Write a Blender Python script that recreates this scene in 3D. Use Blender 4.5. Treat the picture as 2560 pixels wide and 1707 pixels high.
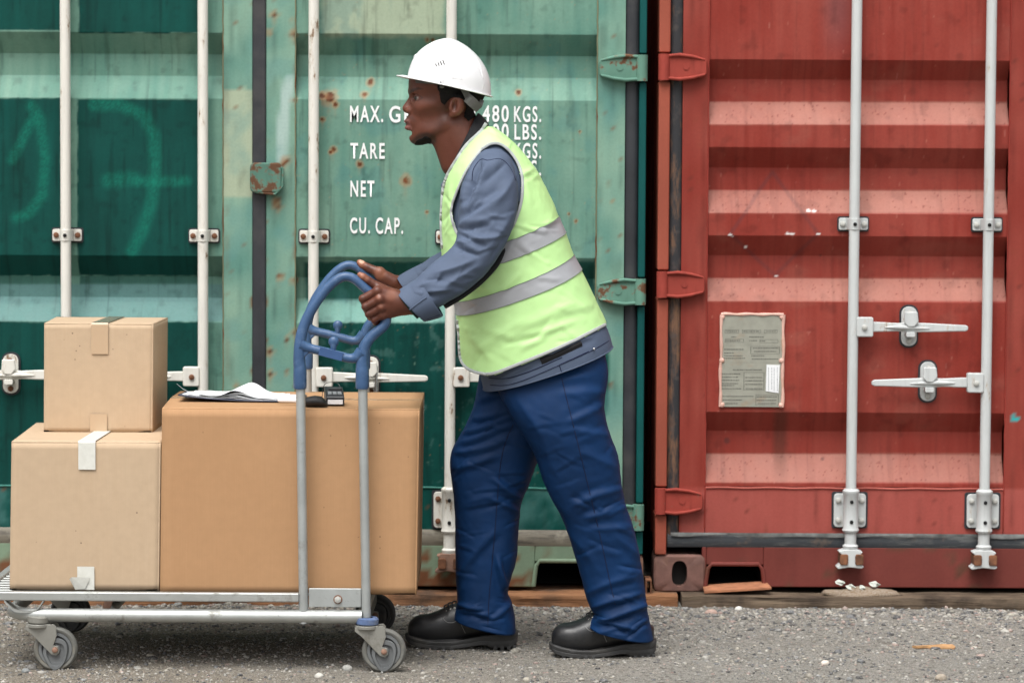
import bpy, bmesh, math, random
import numpy as np
from mathutils import Vector, Matrix

for o in list(bpy.data.objects): bpy.data.objects.remove(o)
SC = bpy.context.scene
COL = SC.collection
random.seed(7); RNG = np.random.default_rng(7)
R = math.radians

# ------------------------------------------------------------ camera
FPX, HZ, CAMH = 7200.0, 430.0, 1.37            # focal length and horizon row of a 2560 x 1707 frame, eye height
PITCH = math.atan((853.5 - HZ) / FPX); ROLL = 0.0055
_f = np.array([0, math.cos(PITCH), -math.sin(PITCH)]); _u0 = np.array([0, math.sin(PITCH), math.cos(PITCH)]); _r0 = np.array([1.0, 0, 0])
_r = _r0 * math.cos(ROLL) + _u0 * math.sin(ROLL); _u = -_r0 * math.sin(ROLL) + _u0 * math.cos(ROLL)
CAM = np.array([0, 0, CAMH])
cd = bpy.data.cameras.new('camera'); cam = bpy.data.objects.new('camera', cd); COL.objects.link(cam)
cd.sensor_width = 36; cd.lens = FPX * 36 / 2560; cd.clip_start = 0.1; cd.clip_end = 2000
cam.matrix_world = Matrix(((_r[0], _u[0], -_f[0], CAM[0]), (_r[1], _u[1], -_f[1], CAM[1]), (_r[2], _u[2], -_f[2], CAM[2]), (0, 0, 0, 1)))
cd.dof.use_dof = True; cd.dof.focus_distance = 8.08; cd.dof.aperture_fstop = 4.5
SC.camera = cam

# ------------------------------------------------------------ sky, sun, exposure (overcast day)
SUN_EL, SUN_AZ = 62, 200                        # high soft sun, behind the camera and a little to its left
wd = bpy.data.worlds.new('World'); SC.world = wd; wd.use_nodes = True
nt = wd.node_tree; nt.nodes.clear()
sky = nt.nodes.new('ShaderNodeTexSky'); sky.sky_type = 'NISHITA'; sky.sun_disc = False
sky.sun_elevation = R(SUN_EL); sky.sun_rotation = R(SUN_AZ); sky.dust_density = 6.0; sky.air_density = 1.0; sky.ozone_density = 1.0
hs = nt.nodes.new('ShaderNodeHueSaturation'); hs.inputs['Saturation'].default_value = 0.16     # cloud: the blue is greyed out
bg = nt.nodes.new('ShaderNodeBackground'); bg.inputs['Strength'].default_value = 0.112
wo = nt.nodes.new('ShaderNodeOutputWorld')
nt.links.new(sky.outputs[0], hs.inputs['Color']); nt.links.new(hs.outputs[0], bg.inputs['Color']); nt.links.new(bg.outputs[0], wo.inputs['Surface'])
sl = bpy.data.lights.new('sun', 'SUN'); sl.energy = 1.28; sl.angle = R(40); sl.color = (1, .985, .955)
sun = bpy.data.objects.new('sun', sl); COL.objects.link(sun)
sd = Vector((math.sin(R(SUN_AZ)) * math.cos(R(SUN_EL)), math.cos(R(SUN_AZ)) * math.cos(R(SUN_EL)), math.sin(R(SUN_EL))))
sun.rotation_euler = sd.to_track_quat('Z', 'Y').to_euler(); sun.location = (0, 0, 6)
vs = SC.view_settings; vs.view_transform = 'Standard'; vs.look = 'None'; vs.gamma = 1; vs.use_curve_mapping = False; vs.exposure = 0.82
SC.cycles.max_bounces = 5; SC.cycles.diffuse_bounces = 3; SC.cycles.glossy_bounces = 2; SC.cycles.transmission_bounces = 3; SC.cycles.caustics_reflective = False; SC.cycles.caustics_refractive = False

# ------------------------------------------------------------ helpers: pixels of the photograph -> places in the world
def P(px, py, Y):
    d = _f + _r * ((px - 1280) / FPX) - _u * ((py - 853.5) / FPX)
    return CAM + d * (Y / d[1])
def G(px, py, z=0.0):
    d = _f + _r * ((px - 1280) / FPX) - _u * ((py - 853.5) / FPX)
    return CAM + d * ((z - CAMH) / d[2])
def PX(pts):                                     # world (n,3) -> pixel (n,2)
    v = np.asarray(pts) - CAM
    w = v @ _f
    return np.stack([1280 + FPX * (v @ _r) / w, 853.5 - FPX * (v @ _u) / w], -1)
def S(Y): return FPX / Y                         # pixels per metre at distance Y

def hash3(i, j, k, s):
    n = (i * 374761393 + j * 668265263 + k * 2147483647 + s * 1274126177) & 0x7fffffff
    n = ((n ^ (n >> 13)) * 1274126177) & 0x7fffffff
    return ((n ^ (n >> 16)) & 0xffff) / 65535.0
def noise(p, scale=1.0, seed=0, octv=1):          # value noise in -1..1
    p = np.asarray(p, float) * scale; out = np.zeros(p.shape[:-1]); a = 1; tot = 0
    for o in range(octv):
        q = p * (2 ** o) + 17.3 * o
        i = np.floor(q).astype(np.int64); f = q - i; f = f * f * (3 - 2 * f); r = 0
        for dx in (0, 1):
            for dy in (0, 1):
                for dz in (0, 1):
                    w = (f[..., 0] if dx else 1 - f[..., 0]) * (f[..., 1] if dy else 1 - f[..., 1]) * (f[..., 2] if dz else 1 - f[..., 2])
                    r = r + w * hash3(i[..., 0] + dx, i[..., 1] + dy, i[..., 2] + dz, seed + o)
        out += a * (2 * r - 1); tot += a; a *= .5
    return out / tot
def sst(a, b, x):
    t = np.clip((x - a) / (b - a), 0, 1); return t * t * (3 - 2 * t)
def lin(r, g, b):                                 # sRGB 0..255 -> linear
    return tuple(((c / 255) / 12.92 if c / 255 <= .04045 else ((c / 255 + .055) / 1.055) ** 2.4) for c in (r, g, b))

# ------------------------------------------------------------ helpers: objects
def tag(o, label=None, cat=None, group=None, kind=None):
    if label: o['label'] = label
    if cat: o['category'] = cat
    if group: o['group'] = group
    if kind: o['kind'] = kind
    return o
def thing(name, loc, label, cat, group=None):
    o = bpy.data.objects.new(name, None); o.empty_display_size = .1; COL.objects.link(o); o.location = loc
    return tag(o, label, cat, group)
def setpar(o, par):                               # child keeps its own coordinates in world space
    if par is None: return o
    o.parent = par
    w = Matrix.Translation(par.location) if par.parent is None else par.parent.matrix_parent_inverse.inverted() if False else None
    o.matrix_parent_inverse = WM(par).inverted()
    return o
def WM(o):
    b = o.matrix_basis
    return b if o.parent is None else WM(o.parent) @ o.matrix_parent_inverse @ b
def mkobj(name, me, mat=None, par=None, bevel=0, seg=2, smooth=True, loc=None):
    o = bpy.data.objects.new(name, me); COL.objects.link(o)
    if mat and not me.materials: me.materials.append(mat)
    if loc is not None: o.location = loc
    setpar(o, par)
    if smooth:
        me.polygons.foreach_set('use_smooth', np.ones(len(me.polygons), bool))
        if bevel == 0 and smooth != 'all': sharp(me, 40)
    if bevel:
        m = o.modifiers.new('b', 'BEVEL'); m.width = bevel; m.segments = seg; m.limit_method = 'ANGLE'; m.angle_limit = R(35); m.harden_normals = True
        
    return o
def sharp(me, ang):
    try: me.set_sharp_from_angle(angle=R(ang))
    except Exception: pass
class MB:
    def __init__(s): s.v = []; s.f = []; s.n = 0
    def add(s, v, f):
        v = np.asarray(v, float).reshape(-1, 3); s.v.append(v); s.f += [tuple(i + s.n for i in q) for q in f]; s.n += len(v); return s
    def box(s, x0, x1, y0, y1, z0, z1):
        v = [(x, y, z) for x in (x0, x1) for y in (y0, y1) for z in (z0, z1)]
        return s.add(v, [(0, 1, 3, 2), (4, 6, 7, 5), (0, 4, 5, 1), (2, 3, 7, 6), (0, 2, 6, 4), (1, 5, 7, 3)])
    def obox(s, c, ax, ay, az):                   # oriented box: centre and three half axes
        c, ax, ay, az = map(np.asarray, (c, ax, ay, az))
        v = [c + i * ax + j * ay + k * az for i in (-1, 1) for j in (-1, 1) for k in (-1, 1)]
        return s.add(v, [(0, 1, 3, 2), (4, 6, 7, 5), (0, 4, 5, 1), (2, 3, 7, 6), (0, 2, 6, 4), (1, 5, 7, 3)])
    def loft(s, rings, closed=True, caps=True):
        n = len(rings[0]); k = len(rings); v = np.concatenate([np.asarray(r, float) for r in rings]); f = []
        for a in range(k - 1):
            for b in range(n if closed else n - 1):
                c = (b + 1) % n; f.append((a * n + b, a * n + c, (a + 1) * n + c, (a + 1) * n + b))
        if caps and closed: f.append(tuple(range(n))[::-1]); f.append(tuple((k - 1) * n + b for b in range(n)))
        return s.add(v, f)
    def tube(s, pts, r, n=12, caps=True, flat=1.0, up=None, rot=0.0):
        pts = np.asarray(pts, float); m = len(pts); r = np.broadcast_to(np.asarray(r, float), (m,)); rings = []
        t = np.gradient(pts, axis=0); t /= np.linalg.norm(t, axis=1)[:, None] + 1e-12
        a = np.array([0, 1.0, 0]) if up is None else np.asarray(up, float)
        if abs(t[0] @ a) > .95: a = np.array([1.0, 0, 0])
        for i in range(m):
            b = np.cross(t[i], a); b /= np.linalg.norm(b); c = np.cross(b, t[i]); a = c
            th = np.arange(n) * 2 * math.pi / n + rot
            rings.append(pts[i] + r[i] * (np.cos(th)[:, None] * b + flat * np.sin(th)[:, None] * c))
        return s.loft(rings, caps=caps)
    def cyl(s, p0, p1, r, n=16, r1=None): return s.tube([p0, p1], [r, r if r1 is None else r1], n)
    def prism(s, poly, y0, y1):                   # polygon in x,z, extruded along y
        n = len(poly); v = [(x, y0, z) for x, z in poly] + [(x, y1, z) for x, z in poly]
        f = [tuple(range(n)), tuple(range(n, 2 * n))[::-1]] + [(i, i + n, (i + 1) % n + n, (i + 1) % n) for i in range(n)]
        return s.add(v, f)
    def ell(s, c, r, n=16, m=10, ax=None):
        v = []; c = np.asarray(c, float); r = np.broadcast_to(np.asarray(r, float), (3,)); f = []
        A = np.eye(3) if ax is None else np.asarray(ax)
        for i in range(m + 1):
            for j in range(n):
                a = math.pi * i / m; b = 2 * math.pi * j / n
                v.append(c + A @ (np.array([math.sin(a) * math.cos(b), math.sin(a) * math.sin(b), math.cos(a)]) * r))
        for i in range(m):
            for j in range(n):
                q = (j + 1) % n; f.append((i * n + j, (i + 1) * n + j, (i + 1) * n + q, i * n + q))
        return s.add(v, f)
    def mesh(s, name='m'):
        me = bpy.data.meshes.new(name); v = np.concatenate(s.v) if s.v else np.zeros((0, 3))
        me.from_pydata(v.tolist(), [], s.f); me.update()
        bm = bmesh.new(); bm.from_mesh(me); bmesh.ops.remove_doubles(bm, verts=bm.verts, dist=1e-6)
        bmesh.ops.recalc_face_normals(bm, faces=bm.faces); bm.to_mesh(me); bm.free(); return me
    def build(s, name, mat, par=None, bevel=0, seg=2, smooth=True): return mkobj(name, s.mesh(name), mat, par, bevel, seg, smooth)
def rrect(x0, x1, z0, z1, r, n=4):
    out = []
    for cx, cz, a0 in ((x1 - r, z1 - r, 0), (x0 + r, z1 - r, 90), (x0 + r, z0 + r, 180), (x1 - r, z0 + r, 270)):
        for i in range(n + 1):
            a = R(a0 + 90 * i / n); out.append((cx + r * math.cos(a), cz + r * math.sin(a)))
    return out
def catmull(pts, k=6, closed=False):
    p = np.asarray(pts, float); n = len(p); out = []
    for i in range(n if closed else n - 1):
        if closed: a, b, c, d = p[i - 1], p[i], p[(i + 1) % n], p[(i + 2) % n]
        else: b, c = p[i], p[i + 1]; a = p[i - 1] if i else 2 * b - c; d = p[i + 2] if i + 2 < n else 2 * c - b
        for j in range(k):
            t = j / k; out.append(.5 * (2 * b + (c - a) * t + (2 * a - 5 * b + 4 * c - d) * t * t + (3 * b - a - 3 * c + d) * t ** 3))
    if not closed: out.append(p[-1])
    return np.array(out)
def gridmesh(name, V, mask=None, cols=None, wrap=False):    # V (n,m,3) -> mesh; mask of faces; cols colour attribute
    n, m = V.shape[:2]; idx = np.arange(n * m).reshape(n, m)
    if wrap: nx = np.roll(idx, -1, 1); a, b, c, d = idx[:-1], nx[:-1], nx[1:], idx[1:]
    else: a, b, c, d = idx[:-1, :-1], idx[:-1, 1:], idx[1:, 1:], idx[1:, :-1]
    F = np.stack([a, b, c, d], -1).reshape(-1, 4)
    if mask is not None: F = F[mask.reshape(-1)]
    return npmesh(name, V.reshape(-1, 3), F, None if cols is None else cols.reshape(-1, cols.shape[-1]))
def npmesh(name, V, F, cols=None):
    me = bpy.data.meshes.new(name); V = np.asarray(V, np.float32); F = np.asarray(F, np.int32); k = F.shape[1]
    me.vertices.add(len(V)); me.vertices.foreach_set('co', V.ravel())
    me.loops.add(F.size); me.loops.foreach_set('vertex_index', F.ravel())
    me.polygons.add(len(F)); me.polygons.foreach_set('loop_start', np.arange(0, F.size, k, dtype=np.int32))
    me.update(calc_edges=True); me.validate()
    if cols is not None: setcol(me, cols)
    return me
def setcol(me, cols, name='paint'):
    at = me.color_attributes.new(name, 'FLOAT_COLOR', 'POINT')
    c = np.ones((len(me.vertices), 4), np.float32); c[:, :cols.shape[1]] = cols; at.data.foreach_set('color', c.ravel())

# ------------------------------------------------------------ helpers: materials
class NG:
    def __init__(s, name):
        s.m = bpy.data.materials.new(name); s.m.use_nodes = True; s.t = s.m.node_tree; s.t.nodes.clear()
        s.out = s.n('OutputMaterial'); s.b = s.n('BsdfPrincipled'); s.l(s.b.outputs[0], s.out.inputs['Surface'])
    def n(s, t, **kw):
        x = s.t.nodes.new('ShaderNode' + t)
        for k, v in kw.items(): setattr(x, k, v)
        return x
    def l(s, a, b): s.t.links.new(a, b)
    def set(s, sock, v):
        if hasattr(v, 'is_linked') or isinstance(v, bpy.types.NodeSocket): s.l(v, sock)
        else: sock.default_value = (*v, 1) if isinstance(v, tuple) and len(v) == 3 and sock.type == 'RGBA' else v
    def co(s, scale=(1, 1, 1), kind='Object'):
        c = s.n('TexCoord'); m = s.n('Mapping'); s.l(c.outputs[kind], m.inputs[0]); m.inputs['Scale'].default_value = scale; return m.outputs[0]
    def noise(s, scale, detail=4, rough=.55, co=None, dist=0.0):
        x = s.n('TexNoise'); x.inputs['Scale'].default_value = scale; x.inputs['Detail'].default_value = detail; x.inputs['Roughness'].default_value = rough
        x.inputs['Distortion'].default_value = dist; s.l(co if co is not None else s.co(), x.inputs['Vector']); return x.outputs['Fac']
    def vor(s, scale, co=None, feature='F1'):
        x = s.n('TexVoronoi', feature=feature); x.inputs['Scale'].default_value = scale; s.l(co if co is not None else s.co(), x.inputs['Vector']); return x
    def ramp(s, f, a, b, lo=0.0, hi=1.0):
        x = s.n('MapRange'); x.inputs['From Min'].default_value = a; x.inputs['From Max'].default_value = b; x.inputs['To Min'].default_value = lo; x.inputs['To Max'].default_value = hi
        s.l(f, x.inputs['Value']); return x.outputs[0]
    def mix(s, f, a, b, mode='MIX'):
        x = s.n('Mix', data_type='RGBA', blend_type=mode); s.set(x.inputs[0], f); s.set(x.inputs[6], a); s.set(x.inputs[7], b); return x.outputs[2]
    def math(s, op, a, b=0.0):
        x = s.n('Math', operation=op); s.set(x.inputs[0], a); s.set(x.inputs[1], b); return x.outputs[0]
    def attr(s, name='paint'):
        return s.n('Attribute', attribute_name=name).outputs['Color']
    def bump(s, h, strength=.3, dist=.002, prev=None):
        x = s.n('Bump'); x.inputs['Strength'].default_value = strength; x.inputs['Distance'].default_value = dist; s.l(h, x.inputs['Height'])
        if prev is not None: s.l(prev, x.inputs['Normal'])
        return x.outputs[0]
    def fin(s, base, rough=.5, metal=0.0, normal=None, spec=.5, **kw):
        s.set(s.b.inputs['Base Color'], base); s.set(s.b.inputs['Roughness'], rough); s.set(s.b.inputs['Metallic'], metal); s.b.inputs['Specular IOR Level'].default_value = spec
        if normal is not None: s.l(normal, s.b.inputs['Normal'])
        for k, v in kw.items(): s.set(s.b.inputs[k], v)
        return s.m
def simple(name, col, rough=.5, metal=0.0, var=.12, vscale=20, bump=.0, bscale=200, spec=.5, dirt=None, dscale=6, damt=.5):
    g = NG(name); n = g.noise(vscale, 5)
    c = g.mix(g.ramp(n, .3, .7), tuple(x * (1 - var) for x in col), tuple(min(1, x * (1 + var)) for x in col))
    if dirt:
        d = g.ramp(g.noise(dscale, 8, .7), .52, .68, 0, damt); c = g.mix(d, c, dirt)
    nrm = g.bump(g.noise(bscale, 4), bump, .002) if bump else None
    return g.fin(c, g.ramp(n, 0, 1, max(.02, rough - .08), min(1, rough + .08)), metal, nrm, spec)
# ============================================================ materials of the place
def paint_mat(name, rough=.52):
    g = NG(name); a = g.attr()
    st = g.noise(1.0, 4, .6, g.co((34, 34, 1.3))); fine = g.noise(130, 2)
    c = g.mix(g.ramp(st, .45, .8, 0, .16), a, g.mix(1.0, a, (1.5, 1.5, 1.45), 'MULTIPLY'))
    c = g.mix(g.ramp(fine, .35, .75, 0, .22), c, g.mix(1.0, a, (.6, .6, .6), 'MULTIPLY'))
    return g.fin(c, g.ramp(st, .3, .7, rough - .05, rough + .1), 0, g.bump(g.noise(5.0, 2), .14, .02, g.bump(fine, .12, .001)), .16)
M_PAINT = paint_mat('container_paint')
def rod_mat(name, col, chip, lo):
    g = NG(name); n = g.noise(12, 4); r = g.noise(1.0, 6, .7, g.co((26, 26, 7))); d = g.noise(1.0, 5, .6, g.co((40, 40, 2.5)))
    c = g.mix(g.ramp(n, .3, .7), tuple(x * .93 for x in col), col); c = g.mix(g.ramp(d, .5, .75, 0, .5), c, tuple(x * .62 for x in col)); c = g.mix(g.ramp(r, lo, lo + .03), c, chip); c = g.mix(g.ramp(r, lo - .06, lo, 0, .35), c, (.40, .30, .20))
    return g.fin(c, .5, 0, g.bump(r, .2, .002), .3)
M_CREAM = rod_mat('cream_rod_paint', (.72, .70, .64), (.13, .075, .045), .625)
M_GALV = rod_mat('grey_rod_paint', (.54, .56, .555), (.24, .20, .16), .65)
M_RUST = simple('rust', (.16, .065, .03), .85, 0, .5, 40, .5, 150, dirt=(.05, .025, .015), dscale=30, damt=.8)
M_RUSTY = simple('rusty_steel', (.23, .13, .09), .8, 0, .35, 30, .4, 120, dirt=(.10, .045, .025), dscale=18, damt=.8)
M_RUBBER = simple('black_rubber_gasket', (.022, .024, .029), .55, 0, .3, 10, .1, 100, dirt=(.06, .055, .05), dscale=5, damt=.5)
def worn_gasket(name, base, d1, d2, lo=.45, st=(24, 24, 6)):
    g = NG(name); n = g.noise(1.0, 7, .7, g.co(st)); n2 = g.noise(26, 5)
    c = g.mix(g.ramp(n, lo, lo + .14), base, d1); c = g.mix(g.ramp(n2, .58, .7, 0, .7), c, d2)
    return g.fin(c, .7, 0, g.bump(n2, .4, .003))
M_GASKR = worn_gasket('rust_stained_gasket', (.02, .02, .023), (.17, .085, .045), (.07, .055, .05), .5)
M_GASKG = worn_gasket('grey_perished_gasket', (.035, .04, .046), (.12, .125, .12), (.12, .09, .07), .52, (5, 30, 40))
M_GASKB = worn_gasket('tan_perished_gasket', (.20, .18, .14), (.08, .07, .06), (.27, .25, .20), .5, (5, 30, 40))
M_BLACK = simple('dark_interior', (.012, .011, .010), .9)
M_HOLE = simple('dark_hole', (.006, .006, .006), .9)
M_WHITE = simple('white_lettering', (.80, .81, .80), .6, 0, .05, 60)
M_BOLT = simple('grey_bolt', (.42, .42, .39), .5, 0, .2, 60, .2, 200)
def wood(name, a, b, c, sc=1.0):
    g = NG(name); n = g.noise(1.0, 7, .65, g.co((2.2 * sc, 30, 34)), .6); n2 = g.noise(5, 6, .6); n3 = g.noise(1.0, 5, .6, g.co((10, 120, 140)))
    col = g.mix(g.ramp(n, .35, .62), a, b); col = g.mix(g.ramp(n2, .48, .66), col, c); col = g.mix(g.ramp(n3, .55, .75, 0, .6), col, (.03, .022, .017))
    return g.fin(col, .85, 0, g.bump(n3, .7, .006, g.bump(n, .5, .01)), .25)
M_WOODO = wood('rotten_orange_wood', (.20, .085, .038), (.34, .17, .085), (.10, .06, .04))
M_WOODG = wood('weathered_grey_wood', (.085, .062, .044), (.17, .125, .085), (.045, .032, .023))

def rust_mat(name, col, rust, thr, edge=None):            # old paint with rust breaking through
    g = NG(name); n = g.noise(34, 6, .65); n2 = g.noise(1.0, 5, .6, g.co((50, 50, 9))); big = g.noise(11, 4)
    c = g.mix(g.ramp(big, .3, .7), tuple(x * .82 for x in col), tuple(x * 1.1 for x in col)); c = g.mix(g.ramp(n2, .55, .75, 0, .5), c, tuple(x * .5 for x in col))
    k = g.math('ADD', g.math('MULTIPLY', n, .6), g.math('MULTIPLY', big, .4))
    c = g.mix(g.ramp(k, thr - .03, thr, 0, .55), c, tuple(min(1, x * 1.3 + .03) for x in rust)); c = g.mix(g.ramp(k, thr, thr + .02), c, rust)
    return g.fin(c, .7, 0, g.bump(n, .3, .002), .2)
M_HINGE_G = rust_mat('rusty_pale_green_hinge', lin(98, 138, 122), (.13, .065, .035), .56); M_HINGE_R = rust_mat('faded_red_hinge', lin(152, 64, 54), (.14, .05, .03), .64); M_LATCH = rust_mat('rusty_green_latch', lin(84, 122, 108), (.11, .055, .03), .525)
# ============================================================ ground
def ground_mat():
    g = NG('gravel_soil'); co = g.co()
    big = g.noise(1.6, 5, .6, co); fine = g.noise(170, 4, .7, co); v = g.vor(150, co); v2 = g.vor(60, co)
    xs_ = g.n('SeparateXYZ'); g.l(co, xs_.inputs[0]); soil = g.math('ADD', g.ramp(xs_.outputs[0], -1.3, .6, .75, .05), g.ramp(big, .3, .7, -.2, .35))
    c = g.mix(g.ramp(big, .35, .65), (.35, .34, .305), (.43, .425, .40)); c = g.mix(soil, c, (.31, .262, .20))
    c = g.mix(g.ramp(v.outputs['Distance'], .0, .9, 0, .55), c, (.16, .145, .12))
    c = g.mix(g.ramp(g.n('SeparateColor').outputs[0] if False else v2.outputs['Distance'], .55, .9, 0, .6), c, (.12, .105, .085))
    c = g.mix(g.ramp(fine, .54, .72, 0, .6), c, (.50, .48, .44))
    c = g.mix(g.ramp(fine, .30, .47, .85, 0), c, (.05, .046, .04)); sp = g.noise(75, 3, .6, co); c = g.mix(g.ramp(sp, .62, .68, 0, .8), c, (.06, .057, .053))
    h = g.math('ADD', g.math('MULTIPLY', v.outputs['Distance'], -.5), fine)
    return g.fin(c, .95, 0, g.bump(h, 1.0, .009), .15)
M_GROUND = ground_mat()
def gz(x, y):
    p = np.stack([x, y, np.zeros_like(x)], -1)
    fade = sst(3.4, 2.2, np.abs(x)) * sst(6.3, 6.9, y) * sst(9.6, 9.2, y)
    return (noise(p, 2.3, 3, 3) * .007 + noise(p, 14, 5, 3) * .005 + .003 * sst(8.6, 9.0, y)) * fade
xs = np.concatenate([[-300, -80, -20, -8, -5], np.arange(-3.5, 3.501, .022), [5, 8, 20, 80, 300]])
ys = np.concatenate([[-200, -60, -10, 0, 4, 5.5], np.arange(6.2, 9.7, .022), [12, 16, 30, 100, 300, 800]])
X, Y = np.meshgrid(xs, ys); Z = gz(X, Y)
o = mkobj('ground', gridmesh('ground', np.stack([X, Y, Z], -1)), M_GROUND, smooth='all'); o['kind'] = 'structure'

def stone_mat():
    g = NG('gravel_stone'); n = g.noise(180, 4); a = g.attr()
    c = g.mix(g.ramp(n, .35, .7, 0, .45), a, g.mix(.6, a, (.6, .58, .54)))
    return g.fin(c, .9, 0, g.bump(n, .5, .002), .25)
M_STONE = stone_mat()
def ico(sub):
    bm = bmesh.new(); bmesh.ops.create_icosphere(bm, subdivisions=sub, radius=1)
    v = np.array([q.co[:] for q in bm.verts]); f = np.array([[w.index for w in q.verts] for q in bm.faces]); bm.free(); return v, f
PAL = np.array([lin(120, 120, 118), lin(140, 136, 128), lin(88, 90, 92), lin(150, 147, 140), lin(70, 70, 72), lin(142, 136, 124), lin(152, 149, 142), lin(140, 122, 114), lin(56, 55, 56), lin(132, 128, 118)])
def scatter(name, n, sub, lo, hi, xr, yr, dens, seed, label):
    rg = np.random.default_rng(seed); v, f = ico(sub)
    x = rg.uniform(*xr, n); y = rg.uniform(*yr, n)
    keep = rg.uniform(0, 1, n) < dens(x, y); x, y = x[keep], y[keep]; n = len(x)
    sz = lo * (hi / lo) ** (rg.uniform(0, 1, n) ** 2.6)
    sc = np.stack([sz * rg.uniform(.8, 1.5, n), sz * rg.uniform(.8, 1.3, n), sz * rg.uniform(.45, .85, n)], -1)
    a = rg.uniform(0, 6.28, n); ca, sa = np.cos(a)[:, None], np.sin(a)[:, None]
    jit = 1 + rg.uniform(-.22, .22, (n, len(v), 1)); q = v[None] * jit * sc[:, None]
    qx = q[..., 0] * ca - q[..., 1] * sa; qy = q[..., 0] * sa + q[..., 1] * ca
    zz = gz(x, y) + sc[:, 2] * rg.uniform(-.1, .55, n)
    V = np.stack([qx + x[:, None], qy + y[:, None], q[..., 2] + zz[:, None]], -1)
    F = (f[None] + (np.arange(n) * len(v))[:, None, None]).reshape(-1, 3)
    ci = PAL[rg.integers(0, len(PAL), n)] * rg.uniform(.75, 1.4, (n, 1)); C = np.repeat(ci[:, None], len(v), 1)
    o = mkobj(name, npmesh(name, V.reshape(-1, 3), F, C.reshape(-1, 3)), M_STONE, smooth=False)
    return tag(o, label, 'gravel', kind='stuff')
def dn(x, y):
    p = np.stack([x, y, x * 0], -1); return np.clip(.45 + .5 * sst(7.9, 8.9, y) + .55 * noise(p, 2.5, 9, 2), .12, 1)
scatter('gravel', 80000, 1, .0016, .0062, (-2.4, 2.4), (7.0, 9.12), dn, 1, 'fine grey gravel spread over the dirt')
scatter('pebbles', 1500, 2, .0045, .0125, (-2.4, 2.4), (7.0, 9.08), dn, 2, 'loose mixed pebbles lying on the gravel ground')
scatter('coarse_gravel', 5200, 1, .004, .0105, (-2.4, 2.4), (8.45, 9.03), lambda x, y: np.clip(sst(8.45, 8.95, y) * (.9 + .5 * noise(np.stack([x, y, x * 0], -1), 3, 19, 2)), 0, 1), 4, 'coarse grey gravel banked up along the timbers')
def big_stone(name, px, py, r, col, label, seed, group='larger stones lying on the gravel'):
    v, f = ico(3); rg = np.random.default_rng(seed); c = G(px, py); q = v * (1 + .22 * noise(v + seed * 3.1, 1.6, seed, 3)[:, None])
    q = q * np.array(r) + np.array([c[0], c[1], r[2] * .55])
    o = mkobj(name, npmesh(name, q, f, np.tile(np.array(col), (len(q), 1))), M_STONE, smooth=False); tag(o, label, 'stone', group)
big_stone('stone', 2352, 1700, (.016, .013, .012), lin(150, 138, 122), 'tan stone at the bottom edge below the brown wood chip', 3)
big_stone('stone', 2062, 1662, (.012, .010, .009), lin(200, 190, 178), 'pale pinkish stone right of the near shoe in open dirt', 5)
big_stone('stone', 2124, 1702, (.009, .009, .008), lin(110, 112, 112), 'small grey stone at the bottom edge of the picture', 6)
big_stone('stone', 2095, 1633, (.011, .009, .008), lin(80, 82, 86), 'dark grey stone beside the pale pinkish stone', 7)
big_stone('stone', 1777, 1537, (.020, .013, .012), lin(175, 145, 132), 'pink stone close to the weathered timber', 8)
big_stone('stone', 2126, 1548, (.014, .011, .010), lin(92, 94, 96), 'dark stone in the grey gravel in front of the red doors', 9)
big_stone('stone', 65, 1682, (.013, .010, .009), lin(110, 114, 114), 'grey stone left of the front left caster', 10)
big_stone('stone', 80, 1673, (.014, .011, .010), lin(88, 86, 84), 'brownish stone touching the front left caster', 11)
big_stone('stone', 868, 1676, (.014, .012, .011), lin(150, 150, 145), 'pale angular stone under the trolley near its right caster', 12)
big_stone('stone', 798, 1694, (.012, .010, .009), lin(190, 188, 180), 'white stone under the right half of the trolley', 13)
big_stone('stone', 1846, 1527, (.012, .010, .010), lin(205, 205, 200), 'white stone against the foot of the weathered timber', 14)
# the chip of wood lying at right
c = G(2335, 1622); pts = [(-.062, .004), (-.05, -.006), (-.02, -.004), (.0, -.008), (.03, -.003), (.055, -.006), (.062, .0), (.058, .010), (.03, .011), (.0, .008), (-.03, .011), (-.058, .012)]
mb = MB(); n = len(pts); ring0 = [(c[0] + a, c[1] + b * 2.2, .002 + .003 * math.sin(i)) for i, (a, b) in enumerate(pts)]; ring1 = [(x, y, z + .007) for x, y, z in ring0]; mb.loft([ring0, ring1])
tag(mb.build('wood_chip', simple('bark_wood', (.42, .24, .11), .9, 0, .3, 60, .5, 150), None, smooth=False), 'flat brown wood chip lying on the gravel at right', 'wood chip')
# ============================================================ the two containers
YF = 9.10; SF = S(YF); HW = 1.219
def zz(py, px): return P(px, py, YF)[2]
def xx(px, py=853): return P(px, py, YF)[0]
ZB = zz(1478, 1696) ; ZTOP = ZB + 2.59
def bolt_mesh(r=.009, h=.008):
    mb = MB(); mb.tube([(0, 0, 0), (0, -h * .7, 0), (0, -h, 0)], [r, r, r * .6], 8); return mb.mesh('bolt')
BOLT = bolt_mesh(); BOLT_S = bolt_mesh(.006, .005)
RUSTB = None
def inst(name, me, loc, mat, par):
    m2 = me
    key = (me.name, mat.name)
    if key not in INST:
        m2 = me.copy(); m2.materials.clear(); m2.materials.append(mat); m2.polygons.foreach_set('use_smooth', np.ones(len(m2.polygons), bool)); sharp(m2, 40); INST[key] = m2
    o = bpy.data.objects.new(name, INST[key]); COL.objects.link(o); o.location = loc; return setpar(o, par)
INST = {}
def corr(z, grooves, depth):
    d = np.zeros_like(z)
    for a, b, c, e in grooves:                        # a>b>c>e heights
        d = np.maximum(d, np.where((z <= a) & (z >= e), np.where(z > b, (a - z) / (a - b), np.where(z < c, (z - e) / (c - e), 1.0)), 0))
    return d * depth
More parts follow.
